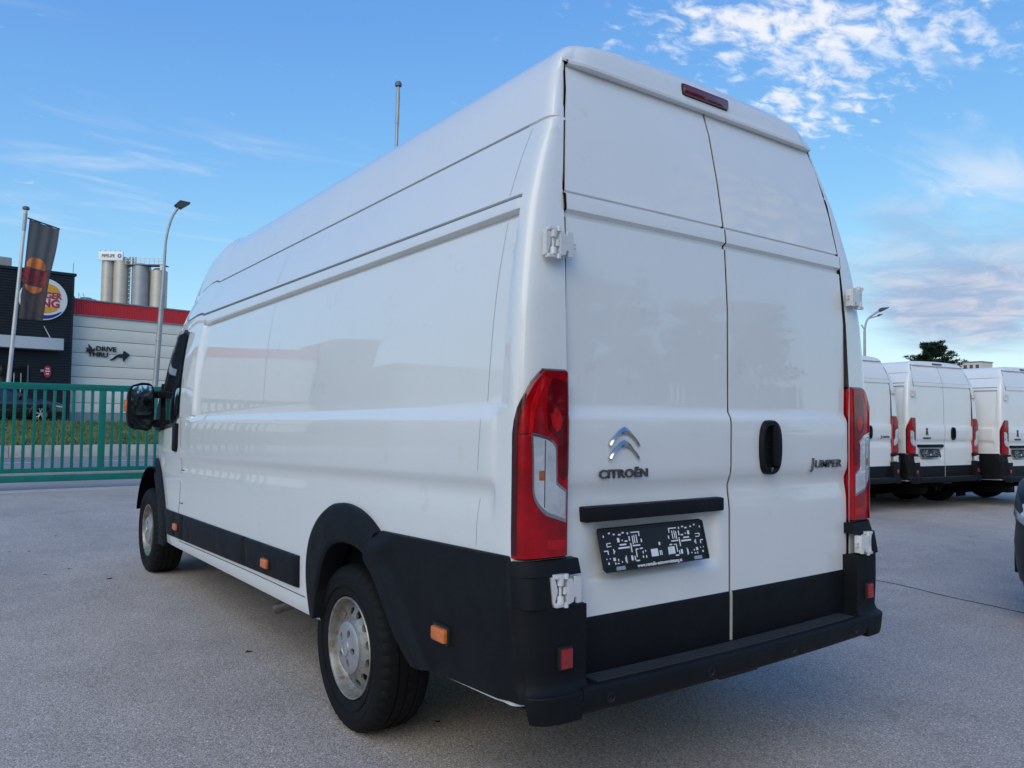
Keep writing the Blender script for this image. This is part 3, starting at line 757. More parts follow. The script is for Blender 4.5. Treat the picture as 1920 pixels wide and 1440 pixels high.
            if brand == 'citroen':
                text('model_lettering', 'UMPER', .046, 'badge', d, (.643, -.0135, 1.187), extrude=.003, bold=.0003, sx=1.34, shear=.12, space=1.06)
                text('model_lettering', 'J', .062, 'badge', d, (.528, -.0135, 1.190), extrude=.003, bold=.0006, sx=1.15, shear=.15)
    for xc, w_ in ((lambda z: 0., .0066), (lambda z: -float(np.interp(z, ADz, ADx))-.001, .0075), (lambda z: float(np.interp(z, ADz, ADx))+.001, .0075)):
        rr = []
        for z in zd:
            x = xc(z); yy = rear_y(x, z)+.0012
            rr.append([(x-w_, yy, z), (x+w_, yy+(.004 if w_ > .006 else 0), z)])
        P('door_gap_shade', MB().grid(rr).map(zmap), 'gap_shade')  # dark strip painting the shade of the open door gap
    # --- number plate holder
    pw, ph = .51, .139
    def pl(u, v, d=0): # u 0..1 left to right, v 0..1 top to bottom
        return (-.6815+pw*u, -.004-.036*v-d, 1.006-.134*v-.27*d)
    hold = MB(); rim_ = [(0, 0), (1, 0), (1, 1), (0, 1)]
    out = [(.01, 0), (.99, 0), (1, .04), (1, .96), (.99, 1), (.01, 1), (0, .96), (0, .04)]
    hold.prism(out, lambda u, v, d: pl(u, v, d), .0, .009)
    ph_ = P('plate_holder', hold, 'plastic_dark')
    fr = MB()
    for (u0, u1, v0, v1) in ((.005, .995, .0, .03), (.005, .995, .865, .885), (.0, .012, .02, .98), (.988, 1.0, .02, .98), (.005, .995, .965, 1.0)):
        fr.prism([(u0, v0), (u1, v0), (u1, v1), (u0, v1)], lambda u, v, d: pl(u, v, d), .009, .013)
    P('frame_rim', fr, 'plastic_dark', ph_)
    sl = MB()
    allslots = SLOTS+[(1-u-w_, v, w_, h_) for u, v, w_, h_ in SLOTS]+[(.44, .60, .065, .18), (.605, .60, .065, .18), (.523, .44, .02, .09), (.52, .66, .01, .14), (.535, .66, .01, .14)]
    for (u, v, w_, h_) in (allslots if hero else allslots[::2]):
        v = .035+v*.93
        w_, h_ = w_*(.8 if w_ < .06 else 1), h_*(.82 if h_ < .17 else 1)
        sl.prism([(u, v), (u+w_, v), (u+w_, v+h_), (u, v+h_)], lambda a, c, d: pl(a, c, d), .0088, .0096)
    P('slot_pattern', sl, 'white_print', ph_, kind='stuff')
    for u in (.10, .845):
        P('clip', MB().prism([(u, .885), (u+.075, .885), (u+.075, .965), (u, .965)], lambda a, c, d: pl(a, c, d), .009, .0145), 'galv', ph_)
    if hero:
        t = text('holder_lettering', 'www.rentalis-autovermietung.at', .0165, 'white_print', ph_, pl(.5, .925, .0140), rot=(math.pi/2-.262, 0, 0), extrude=.0004, bold=.0003, sx=1.02)
    # --- lamps
    zl = [.935, .9355, .95, 1.0, 1.1, 1.2, 1.3, 1.32, 1.34, 1.36, 1.38, 1.40, 1.42, 1.44, 1.46, 1.482, 1.498, 1.508, 1.515, 1.518]
    lens = lamp_patch(LAMP_OUT, zl, 1.0, .0, .030)
    dark = lamp_patch([(u-.03, z) for u, z in LAMP_OUT], [.929]+zl[1:-2]+[1.518, 1.524], 1.0, -.004, .030)
    clear = lamp_poly(CLEAR, .0022); clear2 = lamp_poly(CLEAR_IN, .0032)
    hot = lamp_poly([(.70, 1.37), (.76, 1.395), (.85, 1.39), (.89, 1.36), (.86, 1.335), (.80, 1.325), (.73, 1.34)], .0016)
    hot2 = lamp_poly([(.66, .962), (.955, .955), (.955, .985), (.66, .990)], .0014)  # bright red patches painting the hot spot and box reflection on the lens
    strip = lamp_poly([(.37, 1.31), (.405, 1.41), (.52, 1.475), (.62, 1.50), (.66, 1.49), (.55, 1.45), (.46, 1.39), (.42, 1.31)], .0012)
    edge = lamp_poly([(.162, .945), (.150, 1.32), (.182, 1.365), (.245, 1.408), (.335, 1.445), (.36, 1.44), (.285, 1.395), (.240, 1.33), (.240, .945)], .0012)
    mid_ = lamp_poly([(.66, 1.33), (.63, 1.40), (.66, 1.47), (.74, 1.495), (.975, 1.49), (.975, 1.175), (.90, 1.172), (.84, 1.19), (.828, 1.30)], .0008)
    gap_ = lamp_poly([(.262, 1.316), (.262, 1.320), (.41, 1.322), (.41, 1.318)], .0014)
    rod = lamp_poly([(.600, 1.09), (.600, 1.30), (.612, 1.30), (.612, 1.09)], .0040)
    bulb = lamp_poly([(.52, 1.175), (.60, 1.175), (.60, 1.205), (.52, 1.205)], .0040)
    for fl in (0, 1):
        g = (lambda q: q.mirror()) if fl else (lambda q: q)
        L_ = P('tail_light', g(lens), 'red_lens', van, 40)
        for nm, q, m_ in (('lamp_surround', dark, 'red_dark'), ('reversing_lens', clear, 'chrome'), ('reversing_glass', clear2, 'clear_lens'), ('chamber_highlight', hot, 'red_bright'), ('chamber_highlight', hot2, 'red_bright'), ('light_guide', strip, 'red_bright'), ('lens_edge', edge, 'red_dark'), ('lens_panel', mid_, 'red_mid'), ('lens_joint', gap_, 'red_dark'), ('lens_rib', rod, 'badge'), ('bulb', bulb, 'bulb')):
            P(nm, g(q), m_, L_, 40)
    # --- bumper
    both('bumper_corner', bumper_cap(), 'plastic', 38)
    st, ye = step_mb(); so = P('step_bumper', st, 'plastic', van, 40)
    for k in range(6):
        rb = MB(); rr = []
        for x in np.linspace(-.735, .735, 21):
            y = ye(x)+.032+.0125*k; rr.append([(x, y-.0032, .5387), (x, y-.0022, .5415), (x, y+.0022, .5415), (x, y+.0032, .5387)])
        P('tread_rib', rb.grid(rr), 'tread', so, 40)
    for x in (-.70, -.24, .24, .70):
        P('parking_sensor', MB().rev([(.004, .017), (-.003, .017), (-.004, .0145), (-.0005, .013), (-.002, .0)], (x, ye(x)+.004, .492), 'y', 22), 'plastic_dark', so, 40)
    P('tow_bracket', MB().bbox(-.12, .10, -.06, .05, .425, .462, .006), 'plastic_dark', so, 40)
    for sx in (-1, 1):
        rf = MB().bbox(-.022, .022, -.010, .01, -.030, .030, .004); x, y = cap_pt(.86, .632); x = .863
        rr = P('rear_reflector', rf.map(lambda a, c, d: (sx*x+a, -.0715+c+(.0)*a, .634+d)), 'reflector_red', van, 40)
        P('reflector_frame', MB().bbox(sx*x-.027, sx*x+.027, -.0765, -.05, .599, .669, .004), 'plastic_dark', rr, 40)
    # --- hinges
    hu = hinge_mb(.0, .0, .0, .90)
    for z_, y_, x_ in ((1.925, -.006, .878), (.838, -.050, .868)):
        a = MB().add(hu).map(lambda p, q, r: (-x_+p, y_+q, z_+r)); both('door_hinge', a, 'hinge_paint', 35)
    # --- side cladding
    both('rear_side_cladding', rear_cladding(), 'plastic', 38)
    both('wheel_arch', arch(ARCH_R_OUT, ARCH_R_IN), 'plastic', 40)
    both('wheel_arch', arch(ARCH_F_OUT, ARCH_F_IN, flare=.026), 'plastic', 40)
    top = lambda Y: .671-.0253*(Y-1.80); bot = lambda Y: .516-.0372*(Y-1.80)
    both('side_strip', side_strip([1.795, 1.80, 1.82]+list(np.linspace(1.9, 2.55, 8))+[2.59, 2.612, 2.617], bot, top, .020, slantr=.07), 'plastic', 40)
    both('side_strip', side_strip([2.627, 2.632, 2.66]+list(np.linspace(2.75, 4.0, 12))+[4.06, 4.085, 4.09], bot, top, .020, slantl=.07), 'plastic', 40)
    both('side_strip', side_strip([4.098, 4.103, 4.12, 4.2, 4.30, 4.325, 4.332], bot, top, .020), 'plastic', 40)
    both('side_strip', side_strip([4.342, 4.347, 4.37, 4.5, 4.6, 4.66, 4.68], bot, top, .020, slantr=.12), 'plastic', 40)
    for (Y, z) in ((4.245, .513), (2.23, .568), (.400, .622)):
        xx = (clad_x(Y, z)+.004) if Y < 1 else side_x(Y, z)+.022
        mk = MB().bbox(-xx-.020, -xx+.01, Y-.045, Y+.045, z-.024, z+.024, .009); mk2 = MB().bbox(-xx-.006, -xx+.012, Y-.053, Y+.053, z-.032, z+.032, .006)
        a = P('side_marker', mk, 'amber', van, 50); P('marker_base', mk2, 'plastic_dark', a, 50)
        a = P('side_marker', mk.mirror(), 'amber', van, 50); P('marker_base', mk2.mirror(), 'plastic_dark', a, 50)
    # --- cab: glass, seams, handle
    g0 = MB(); rows = []; rows2 = []
    def wtop(Y): return min(1.985, ztop(Y)-.22-.10*max(0, (5.0-Y)))-.03*smooth01((4.48-Y)/.11)
    def wbot(Y): return 1.285-.07*(Y-4.5)+.06*smooth01((4.50-Y)/.12)
    for Y in [4.37, 4.385, 4.41, 4.45, 4.52, 4.7, 4.8, 4.9, 5.0, 5.1, 5.2, 5.3, 5.38, 5.44]:
        zb_, zt_ = wbot(Y), max(wtop(Y), wbot(Y)+.03)
        rows.append([(-(side_x(Y, zb_+(zt_-zb_)*t)+.0085), Y, zb_+(zt_-zb_)*t) for t in np.linspace(0, 1, 9)])
        za, zc = zb_-.035, zt_+.028; Yf = Y+(-.025 if Y < 4.38 else (.06 if Y > 5.4 else 0))
        rows2.append([(-(side_x(Yf, za+(zc-za)*t)+.0025), Yf, za+(zc-za)*t) for t in np.linspace(0, 1, 9)])
    both('window_surround', MB().grid(rows2).map(zmap), 'plastic_dark', 40)
    gl = MB().grid(rows).map(zmap)
    gp = MB().grid([[(p[0]-.002, p[1], p[2]) for p in r] for r in rows[8:10]])
    both('cab_window', gl, 'glass', 60); both('window_divider', gp.map(zmap), 'plastic_dark', 40)
    ws = []
    for t in np.linspace(0, 1, 12):
        Y = 4.98+(5.86-4.98)*t; zt_ = ztop(Y); ws.append([(x*taper(Y)*.9, Y+.02, zt_+.004-.05*(x/.7)**2) for x in np.linspace(-.72, .72, 13)])
    P('windscreen', MB().grid(ws).map(zmap), 'glass', van, 60)
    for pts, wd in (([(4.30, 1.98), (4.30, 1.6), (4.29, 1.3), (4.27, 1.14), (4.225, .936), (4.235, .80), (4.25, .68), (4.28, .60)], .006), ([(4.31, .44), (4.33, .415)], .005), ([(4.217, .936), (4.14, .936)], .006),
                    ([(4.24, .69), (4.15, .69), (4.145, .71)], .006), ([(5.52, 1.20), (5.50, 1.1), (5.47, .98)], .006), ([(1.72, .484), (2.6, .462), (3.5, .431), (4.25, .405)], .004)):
        both('gap_shade_line', ribbon(pts, wd), 'gap_shade')  # dark strips standing in for shaded shut lines and flap gaps
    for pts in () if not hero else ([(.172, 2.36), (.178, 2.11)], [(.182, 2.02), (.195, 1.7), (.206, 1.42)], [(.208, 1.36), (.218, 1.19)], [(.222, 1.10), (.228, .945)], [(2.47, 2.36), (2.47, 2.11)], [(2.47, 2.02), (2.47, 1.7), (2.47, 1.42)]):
        both('gap_shade_line', ribbon([(a+(b-a)*k/6, c+(d_-c)*k/6) for (a, c), (b, d_) in zip(pts, pts[1:]) for k in range(7)], .0026, .0008), 'seam_shade')  # thin grey lines painted for the shade of the panel grooves
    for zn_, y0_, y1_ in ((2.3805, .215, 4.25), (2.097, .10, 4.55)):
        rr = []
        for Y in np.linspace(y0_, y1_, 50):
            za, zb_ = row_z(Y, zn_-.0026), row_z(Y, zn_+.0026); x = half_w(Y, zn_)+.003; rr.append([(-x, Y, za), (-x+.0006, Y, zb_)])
        both('roof_groove_shade', MB().grid(rr).map(zmap), 'groove_shade')  # strip laid in each white groove to paint its shade
    fh = MB().bbox(-side_x(4.40, 1.17)-.030, -side_x(4.40, 1.17)+.01, 4.355, 4.445, 1.062, 1.281, .024); both('cab_door_handle', fh, 'plastic', 50)
    # --- front end (bumper and face) so that the van is whole
    ft = MB(); rows = []
    for t in np.linspace(-1, 1, 17):
        x = .72*t; yy = 6.255-.10*abs(t)**3
        rows.append([(x, yy-.2, .30), (x, yy+.02, .33), (x, yy+.035, .60), (x, yy+.01, .82), (x, yy-.03, .95), (x, yy-.2, 1.02)])
    P('front_bumper', MB().grid(rows), 'plastic', van, 40)
    # --- mirror
    for sx in (-1, 1):
        hs = MB(); rows = []
        for dy, sc, cx in ((.0, .96, 0), (.012, 1.0, 0), (.07, .98, 0), (.13, .80, .01), (.16, .45, .02), (.165, .05, .02)):
            row = []
            for k in range(32):
                t = 2*math.pi*k/32; ex = .100*sc*math.copysign(abs(math.cos(t))**.48, math.cos(t)); ez = .198*sc*math.copysign(abs(math.sin(t))**.55, math.sin(t))
                if ex < 0: ez *= .93
                row.append((-1.157+cx+ex, 4.93+dy-.10*ex, 1.402+ez))
            rows.append(row)
        hs.grid(rows, True); hs.face([(p[0], p[1]+.004, p[2]) for p in rows[0]])
        def glass(x0, x1, z0, z1, cut):
            pts = []
            cx, cz, hx, hz = (x0+x1)/2, (z0+z1)/2, (x1-x0)/2, (z1-z0)/2
            for k in range(28):
                t = 2*math.pi*k/28; ex = hx*math.copysign(abs(math.cos(t))**.42, math.cos(t)); ez = hz*math.copysign(abs(math.sin(t))**.42, math.sin(t))
                if ex < 0 and ez*cut > 0: ez *= .93
                pts.append((cx+ex, 4.93-.10*(cx+ex+1.157)-.0175+.125*ez, cz+ez))
            return MB().face(pts)
        f_ = (lambda q: q.mirror()) if sx > 0 else (lambda q: q)
        ho = P('wing_mirror', f_(hs), 'plastic', van, 45)
        P('mirror_glass', f_(glass(-1.236, -1.074, 1.335, 1.578, 1)), 'mirror', ho); P('mirror_glass', f_(glass(-1.233, -1.076, 1.226, 1.302, -1)), 'mirror', ho)
        P('mirror_arm', f_(MB().bbox(-1.05, -.93, 4.96, 5.05, 1.475, 1.535, .015)), 'plastic', ho, 45); P('mirror_arm', f_(MB().bbox(-1.05, -.93, 4.96, 5.05, 1.235, 1.30, .015)), 'plastic', ho, 45)
        P('turn_signal', f_(MB().bbox(-1.268, -1.242, 4.97, 5.05, 1.36, 1.46, .008)), 'amber', ho, 45)
        cv = MB().prism([(4.93, 1.215), (5.46, 1.20), (5.40, 1.33), (5.17, 1.60), (5.12, 1.60), (4.99, 1.40)], lambda u, v, d: (-(side_x(u, v)+d), u, v), .003, .03); P('mirror_mount', f_(cv), 'plastic', ho)
    # --- wheels
    for (x, y) in ((-.965, 1.27), (-.998, 5.31)):
        tb, rb, hc = wheel_parts(x, y, .352)
        for fl in (0, 1):
            g = (lambda q: q.mirror()) if fl else (lambda q: q)
            rim = P('wheel', g(rb), 'rim', van, 35); P('tyre', g(tb), 'rubber', rim, 35); P('hub_cap', g(hc), 'hubcap', rim, 35)
            P('brake_drum', g(MB().rev([(.03, 0), (.03, .15), (.12, .15)], (x, y, .352), 'x', 24)), 'black', rim)
    P('exhaust_pipe', MB().tube([(-.66, 2.15, .40), (-.78, 2.28, .335), (-.885, 2.43, .268)], .030, 14, False).tube([(-.66, 2.15, .40), (-.78, 2.28, .335), (-.885, 2.43, .268)], .027, 14, False), 'exhaust', van, 40)
    return van
def copy_tree(o, parent=None):
    c = o.copy(); COL.objects.link(c); c.parent = parent
    if parent: c.matrix_parent_inverse = o.matrix_parent_inverse.copy()
    for ch in list(o.children): copy_tree(ch, c)
    return c

build_van('delivery_van', 'large white high-roof delivery van seen from behind, filling the middle of the yard', (0, 0, 0), 0, False, 'citroen')

# ------------------------------------------------------------------ ground, road, bank
def grade(x): return -.009*max(0., min(x, 40.)-2.)
xs = [-400, -60, -20, -8, -4, 0, 1, 2, 3, 4, 6, 8, 10, 12, 14, 18, 25, 40, 90, 400]; ys = [-400, -60, -20, -5, 0, 5, 10, 14, 24.1, 60, 150, 400]
g = obj('ground', MB().grid([[(x, y, grade(x)) for x in xs] for y in ys]), 'asphalt', smooth=60); g['kind'] = 'structure'
rd = obj('road', MB().grid([[(x, y, grade(x)+.004) for x in xs[1:-1]] for y in (15.2, 23.9)]), 'asphalt_road'); rd['kind'] = 'structure'
ch = obj('track_channel', MB().bbox(-9, 4.2, 13.08, 13.46, -.05, .010, .005), 'concrete'); ch['kind'] = 'structure'
def line(x0, x1, y, wd=.12):
    o = obj('lane_marking', MB().grid([[(x, yy, grade(x)+.008) for x in np.linspace(x0, x1, 4)] for yy in (y-wd/2, y+wd/2)]), 'road_paint'); o['kind'] = 'structure'
for a, c in ((-14, -9.4), (-6.5, -.62), (.95, 4.0), (6.2, 9.2)): line(a, c, 21.35)
for a, c in ((-14, -.68), (5, 12)): line(a, c, 18.95)
jt = [(4.205, 1.78), (4.19, 1.50), (4.10, 1.14), (4.06, .82), (4.02, .55), (3.95, .1), (3.9, -.6)]
jt = [(4.30, 2.6), (4.24, 2.1)]+jt; jt = crom(jt, 4)
j = obj('tar_joint', MB().grid([[(x-.007-.002*math.sin(i*2.1), y, grade(x)+.003), (x+.007+.002*math.sin(i*1.3), y, grade(x)+.003)] for i, (x, y) in enumerate(jt)]), 'debris'); j['kind'] = 'structure'
# kerb wall in lengths of stone, the bank above it, the raised car park behind
k0 = mesh_of('kerb_stone', MB().bbox(0, .985, 24.0, 24.28, -.05, .325, .012), 'concrete', 40)
kr = obj('kerb_wall', MB().box(-40, 40, 24.03, 24.26, -.06, .30), 'concrete'); tag(kr, 'low pale concrete kerb wall across the road beyond the gate', 'kerb')
for i in range(-22, 26):
    o = bpy.data.objects.new('kerb_stone', k0); COL.objects.link(o); o.parent = kr; o.location = (i*1.0, random.uniform(-.012, .012), random.uniform(-.008, .008))
def bank_z(x, y):
    t = (y-24.2)/8.3; return .30+.56*smooth01(t*1.05)+.03*math.sin(x*.9+y*.6)*math.sin(y*.8)
by = list(np.linspace(24.2, 32.5, 18)); bx = list(np.linspace(-60, 60, 121))
gb = obj('grass_bank', MB().grid([[(x, y, bank_z(x, y)) for x in bx] for y in by]), 'grass', smooth=60); gb['kind'] = 'structure'
lot = obj('restaurant_car_park', MB().grid([[(x, y, .86) for x in (-300, 300)] for y in (32.3, 300)]), 'asphalt_road'); lot['kind'] = 'structure'
gv = MB(); rng = np.random.default_rng(3)
for _ in range(15000):
    x, y = rng.uniform(-9, 8), rng.uniform(24.25, 32.4); h = rng.uniform(.05, .17)*(1.6 if rng.random() < .06 else 1); a = rng.uniform(0, math.pi); wd = rng.uniform(.010, .028); z = bank_z(x, y)-.01
    dx, dy = math.cos(a)*wd, math.sin(a)*wd; lx, ly = rng.normal(0, .05), rng.normal(0, .05)
    o = len(gv.v); gv.v += [(x-dx, y-dy, z), (x+dx, y+dy, z), (x+lx, y+ly, z+h)]; gv.f.append((o, o+1, o+2))
gs = obj('grass_blades', gv, 'grass'); gs['kind'] = 'stuff'; gs['label'] = 'short green grass growing on the bank'; gs['category'] = 'grass'
lf = MB()
for (x, y) in [(-1.741, 6.895), (-.70, 11.27), (-1.428, 7.82), (-1.72, 5.59), (-1.53, 5.76), (-.98, 2.6), (1.2, 1.27), (-.6, 1.12), (-1.31, 5.16), (-1.9, 6.96)]:
    a = rng.uniform(0, 6); s_ = rng.uniform(.007, .014); lf.face([(x+s_*2.2*math.cos(a+t)*(1 if k % 2 else .5), y+s_*2.2*math.sin(a+t)*(1 if k % 2 else .5), .003+.002*(k % 2)) for k, t in enumerate(np.linspace(0, 5.4, 7))])
lo = obj('leaf_litter', lf, 'debris'); lo['kind'] = 'stuff'; lo['label'] = 'small dark dry leaves scattered on the asphalt'; lo['category'] = 'leaves'

# ------------------------------------------------------------------ parked vans on the right
pv1 = build_van('parked_van', 'white parked van half hidden behind the right rear edge of the big van', (9.07, 4.69, grade(9.07)), -R(5.7), True, 'citroen', 'white vans parked in a row', 'paint_bg', False)
pv2 = build_van('parked_van', 'white parked van with lion emblem, whole rear in view, middle of the row', (11.26, 4.43, grade(11.26)), -R(6.6), True, 'peugeot', 'white vans parked in a row', 'paint_bg', False)
pv3 = copy_tree(pv2); pv3.location = (13.39, 3.90, grade(13.39)); pv3.rotation_euler = (0, 0, -R(5.6)); pv3['label'] = 'white parked van with lion emblem, cut off by the right edge of the picture'

# ------------------------------------------------------------------ cars
def car_wheel(y, side, par, z=.32):
    s = side; tb = MB().rev([(.0, .20), (-.02, .225), (-.03, .27), (-.015, .305), (.02, .318), (.16, .318), (.19, .29), (.18, .2)], (0, 0, 0), 'x', 40)
    rb = MB().rev([(.02, .21), (-.012, .222), (-.018, .214), (.0, .205), (.05, .20)], (0, 0, 0), 'x', 40)
    for k in range(5):
        a = 2*math.pi*k/5+math.pi/2
        for d in (-.13, .13):
            ca, sa = math.cos(a), math.sin(a); cb_, sb_ = math.cos(a+d*1.9), math.sin(a+d*1.9)
            rb.tube([(-.012, .03*ca, .03*sa), (-.016, .12*math.cos(a+d), .12*math.sin(a+d)), (-.006, .207*cb_, .207*sb_)], [.024, .017, .015], 6)
    rb.rev([(.0, .05), (-.024, .045), (-.028, 0)], (0, 0, 0), 'x', 20)
    f = lambda q: q.map(lambda a, p, r: (-.86+a, y+p, z+r)) if s < 0 else q.map(lambda a, p, r: (-.86+a, y+p, z+r)).mirror()
    w_ = obj('wheel', f(rb), 'galv', par, 40); obj('tyre', f(tb), 'rubber', w_, 40)
    obj('brake_disc', f(MB().rev([(.05, 0), (.05, .2)], (0, 0, 0), 'x', 30)), 'black', w_)
def build_car(name, label, loc, rz, paint):
    c = thing(name, label, 'car', loc, rz)
    ST = [-2.18, -2.14, -2.05, -1.9]+list(np.arange(-1.8, 1.81, .1))+[1.9, 2.0, 2.08, 2.14, 2.18, 2.2]
    def wv(Y): return .90-.26*max(0, (abs(Y)-1.45)/.75)**2.6
    def hv(Y): return float(np.interp(Y, [-2.18, -2.1, -1.9, -1.0, .8, 1.0, 1.6, 2.0, 2.12, 2.2], [.80, .93, .98, .96, .94, .92, .84, .74, .66, .55]))
    rows = []
    for Y in ST:
        w_, h = wv(Y), hv(Y); e = smooth01((2.22-abs(Y))/.12)
        zb = .20+.12*(1-e)
        rows.append([(0, Y, zb), (-w_*.85, Y, zb), (-w_*.96, Y, zb+.04), (-w_*.985, Y, .32), (-w_, Y, .45), (-w_*.985, Y, .56), (-w_*.995, Y, min(.66, h-.06)), (-w_*.97, Y, min(.80, h-.03)), (-w_*.90, Y, h-.012), (-w_*.72, Y, h+.004), (-w_*.4, Y, h+.018), (0, Y, h+.024)])
    b = MB().grid(rows)
    def inw(v): return any((v[1]-yc)**2+(v[2]-.32)**2 < .36**2 for yc in (-1.32, 1.34)) and v[0] < -.55 and v[2] < .68
    b.f = [f for f in b.f if not all(inw(b.v[i]) for i in f)]
    b.face([r for r in rows[0]]); b.face([r for r in rows[-1]])
    full = MB().add(b).add(b.mirror()); obj('body', full, paint, c, 35, .0006)
    for yc in (-1.32, 1.34):
        for s in (-1, 1):
            ar = MB().tube([(s*(wv(yc+.36*math.cos(t))*.992), yc+.36*math.cos(t), .32+.36*math.sin(t)) for t in np.linspace(-.2, math.pi+.2, 22)], .02, 6)
            obj('arch_lip', ar, paint, c, 50)
            wh = MB().grid([[(s*x, yc+.37*math.cos(t), .32+.37*math.sin(t)) for x in (.86, .55)] for t in np.linspace(-.3, math.pi+.3, 16)]); wh.box(min(s*.5, s*.56), max(s*.5, s*.56), yc-.37, yc+.37, .2, .69); obj('wheel_well', wh, 'black', c)
        car_wheel(yc, -1, c); car_wheel(yc, 1, c)
    obj('floor_pan', MB().box(-.6, .6, -1.9, 1.9, .17, .3), 'black', c)
    # cabin
    GP = [(.98, .92, .80), (.55, 1.16, .73), (.15, 1.35, .66), (-.05, 1.405, .63), (-.5, 1.425, .62), (-1.0, 1.395, .62), (-1.3, 1.33, .63), (-1.65, 1.18, .68), (-1.95, 1.0, .76)]
    gr = [(y, z, w_) for y, z, w_ in crom(GP, 4)]
    rows = [[(-.80, y, .90), (-w_-.02*0, y, max(.91, z-.06)), (-w_*.93, y, z-.02), (-w_*.6, y, z), (0, y, z+.012), (w_*.6, y, z), (w_*.93, y, z-.02), (w_, y, max(.91, z-.06)), (.80, y, .90)] for y, z, w_ in gr]
    obj('cabin_glass', MB().grid(rows), 'glass', c, 35)
    rr = [r for r, (y, z, w_) in zip(rows, gr) if -1.45 < y < .2]
    obj('roof', MB().grid([[(p[0]*1.004, p[1], p[2]+.006) for p in r[1:-1]] for r in rr]), paint, c, 35)
    for s in (-1, 1):
        for (y0, z0, y1, z1, w0, w1) in ((1.0, .93, .15, 1.36, .81, .67), (-.45, .93, -.42, 1.40, .805, .63), (-1.3, .95, -1.2, 1.35, .80, .64)):
            obj('window_pillar', MB().tube([(s*w0, y0, z0), (s*(w0+w1)/2, (y0+y1)/2, (z0+z1)/2+.01), (s*w1, y1, z1)], .028, 6), paint, c, 50)
        hl = MB(); rws = []
        for t in np.linspace(0, 1, 9):
            Y = 1.78+.38*t; w_ = wv(Y); zc = .665-.05*t
            rws.append([(s*(w_*.995-.0+.004), Y, zc-.045), (s*(w_*.985+.006), Y, zc), (s*(w_*.95+.006), Y, min(zc+.05, hv(Y)-.015)), (s*(w_*.86), Y, hv(Y)-.004)])
        obj('headlight', hl.grid(rws), 'clear_lens', c, 40)
        obj('side_mirror', MB().bbox(min(s*.86, s*1.0), max(s*.86, s*1.0), .62, .74, .93, 1.06, .03), paint, c, 45)
        obj('sill_trim', MB().bbox(min(s*.80, s*.885), max(s*.80, s*.885), -.95, .95, .19, .26, .02), 'plastic', c, 45)
        obj('fog_lamp_pocket', MB().bbox(min(s*.40, s*.62), max(s*.40, s*.62), 2.0, 2.175, .30, .44, .03), 'black', c, 45)
        obj('tail_lamp', MB().bbox(min(s*.52, s*.78), max(s*.52, s*.78), -2.15, -1.95, .70, .86, .03), 'red_lens', c, 45)
    obj('grille', MB().bbox(-.36, .36, 2.12, 2.205, .48, .60, .02), 'black', c, 45); obj('lower_intake', MB().bbox(-.38, .38, 2.1, 2.203, .26, .40, .02), 'black', c, 45)
    return c
build_car('parked_car', 'black car parked in front of the dark building, behind the green gate', (-1.0, 33.0, .86), -R(86), 'car_black')
rc = build_car('parked_car', 'dark grey car whose rounded front corner juts in at the right picture edge', (5.74, -.265, grade(5.5)), R(92), 'car_grey'); rc.scale = (1, 1, 1.24)

# ------------------------------------------------------------------ sliding gate
GY = 13.52
gt = thing('sliding_gate', 'green steel sliding gate with upright bars closing the yard', 'gate', (0, GY, 0))
obj('top_rail', MB().bbox(-6.2, 2.6, -.035, .035, 1.735, 1.815, .006).bbox(-6.2, 2.6, -.03, .03, 1.705, 1.74, .004), 'gate_green', gt, 40)
obj('bottom_rail', MB().bbox(-6.2, 2.6, -.03, .03, .292, .365, .006), 'gate_green', gt, 40)
obj('guide_strip', MB().bbox(-6.2, 2.6, -.052, .04, .246, .291, .004), 'galv', gt, 40)
obj('carrier_beam', MB().bbox(-6.2, 2.6, -.06, .05, .135, .245, .012), 'gate_green', gt, 40)
br0 = mesh_of('bar', MB().bbox(-.024, .024, -.015, .015, .366, 1.704, .004), 'gate_green', 40); ps0 = mesh_of('post', MB().bbox(-.055, .055, -.028, .028, .3655, 1.7045, .006), 'gate_green', 40)
bl0 = mesh_of('bolt', MB().rev([(0, .016), (-.010, .016), (-.011, 0)], (0, -.052, .270), 'y', 8), 'galv', 40)
for k in range(-31, 18):
    x = -.205+.1445*k*1.0+(0 if k == 0 else .018*(1 if k > 0 else -1))
    if -6.1 < x < 2.55: o = obj('post' if k % 14 == 0 else 'bar', ps0 if k % 14 == 0 else br0, None, gt); o.location = (x, 0, 0)
for k in range(-9, 6):
    for d in (0, .14): o = obj('bolt', bl0, None, gt); o.location = (-.3+.47*k+d, 0, 0)

# ------------------------------------------------------------------ restaurant: dark block
B = thing('restaurant_building', 'dark corrugated restaurant block with round burger sign and white canopy', 'building', (1.83, 36.85, .86), R(5))
def corrug(x0, x1, z0, z1, y, pitch, dep, vert=False):
    m = MB(); n = int(((x1-x0) if vert else (z1-z0))/pitch); rows = []
    for i in range(n):
        a = (x0 if vert else z0)+i*pitch
        for t, d in ((0, 0), (.35, 0), (.45, -dep), (.9, -dep), (1.0, 0)):
            c = a+t*pitch
            rows.append([(c, y+d, z0), (c, y+d, z1)] if vert else [(x0, y+d, c), (x1, y+d, c)])
    return m.grid(rows)
obj('cladding', corrug(-9, 0, 0, 6.40, 0, .117, .03), 'cladding_dark', B, kind='stuff')
obj('side_wall', MB().box(-8.98, -.01, .03, 14, 0, 6.35), 'cladding_dark', B)
obj('corner_trim', MB().box(-.06, .03, -.04, .25, 0, 6.36), 'cladding_dark', B)
obj('parapet_cap', MB().bbox(-9.05, .10, -.07, .3, 6.36, 6.48, .01), 'cladding_dark', B)
obj('rooftop_unit', MB().bbox(-4.6, -2.24, .6, 2.6, 6.40, 6.95, .05), 'building_grey', B)
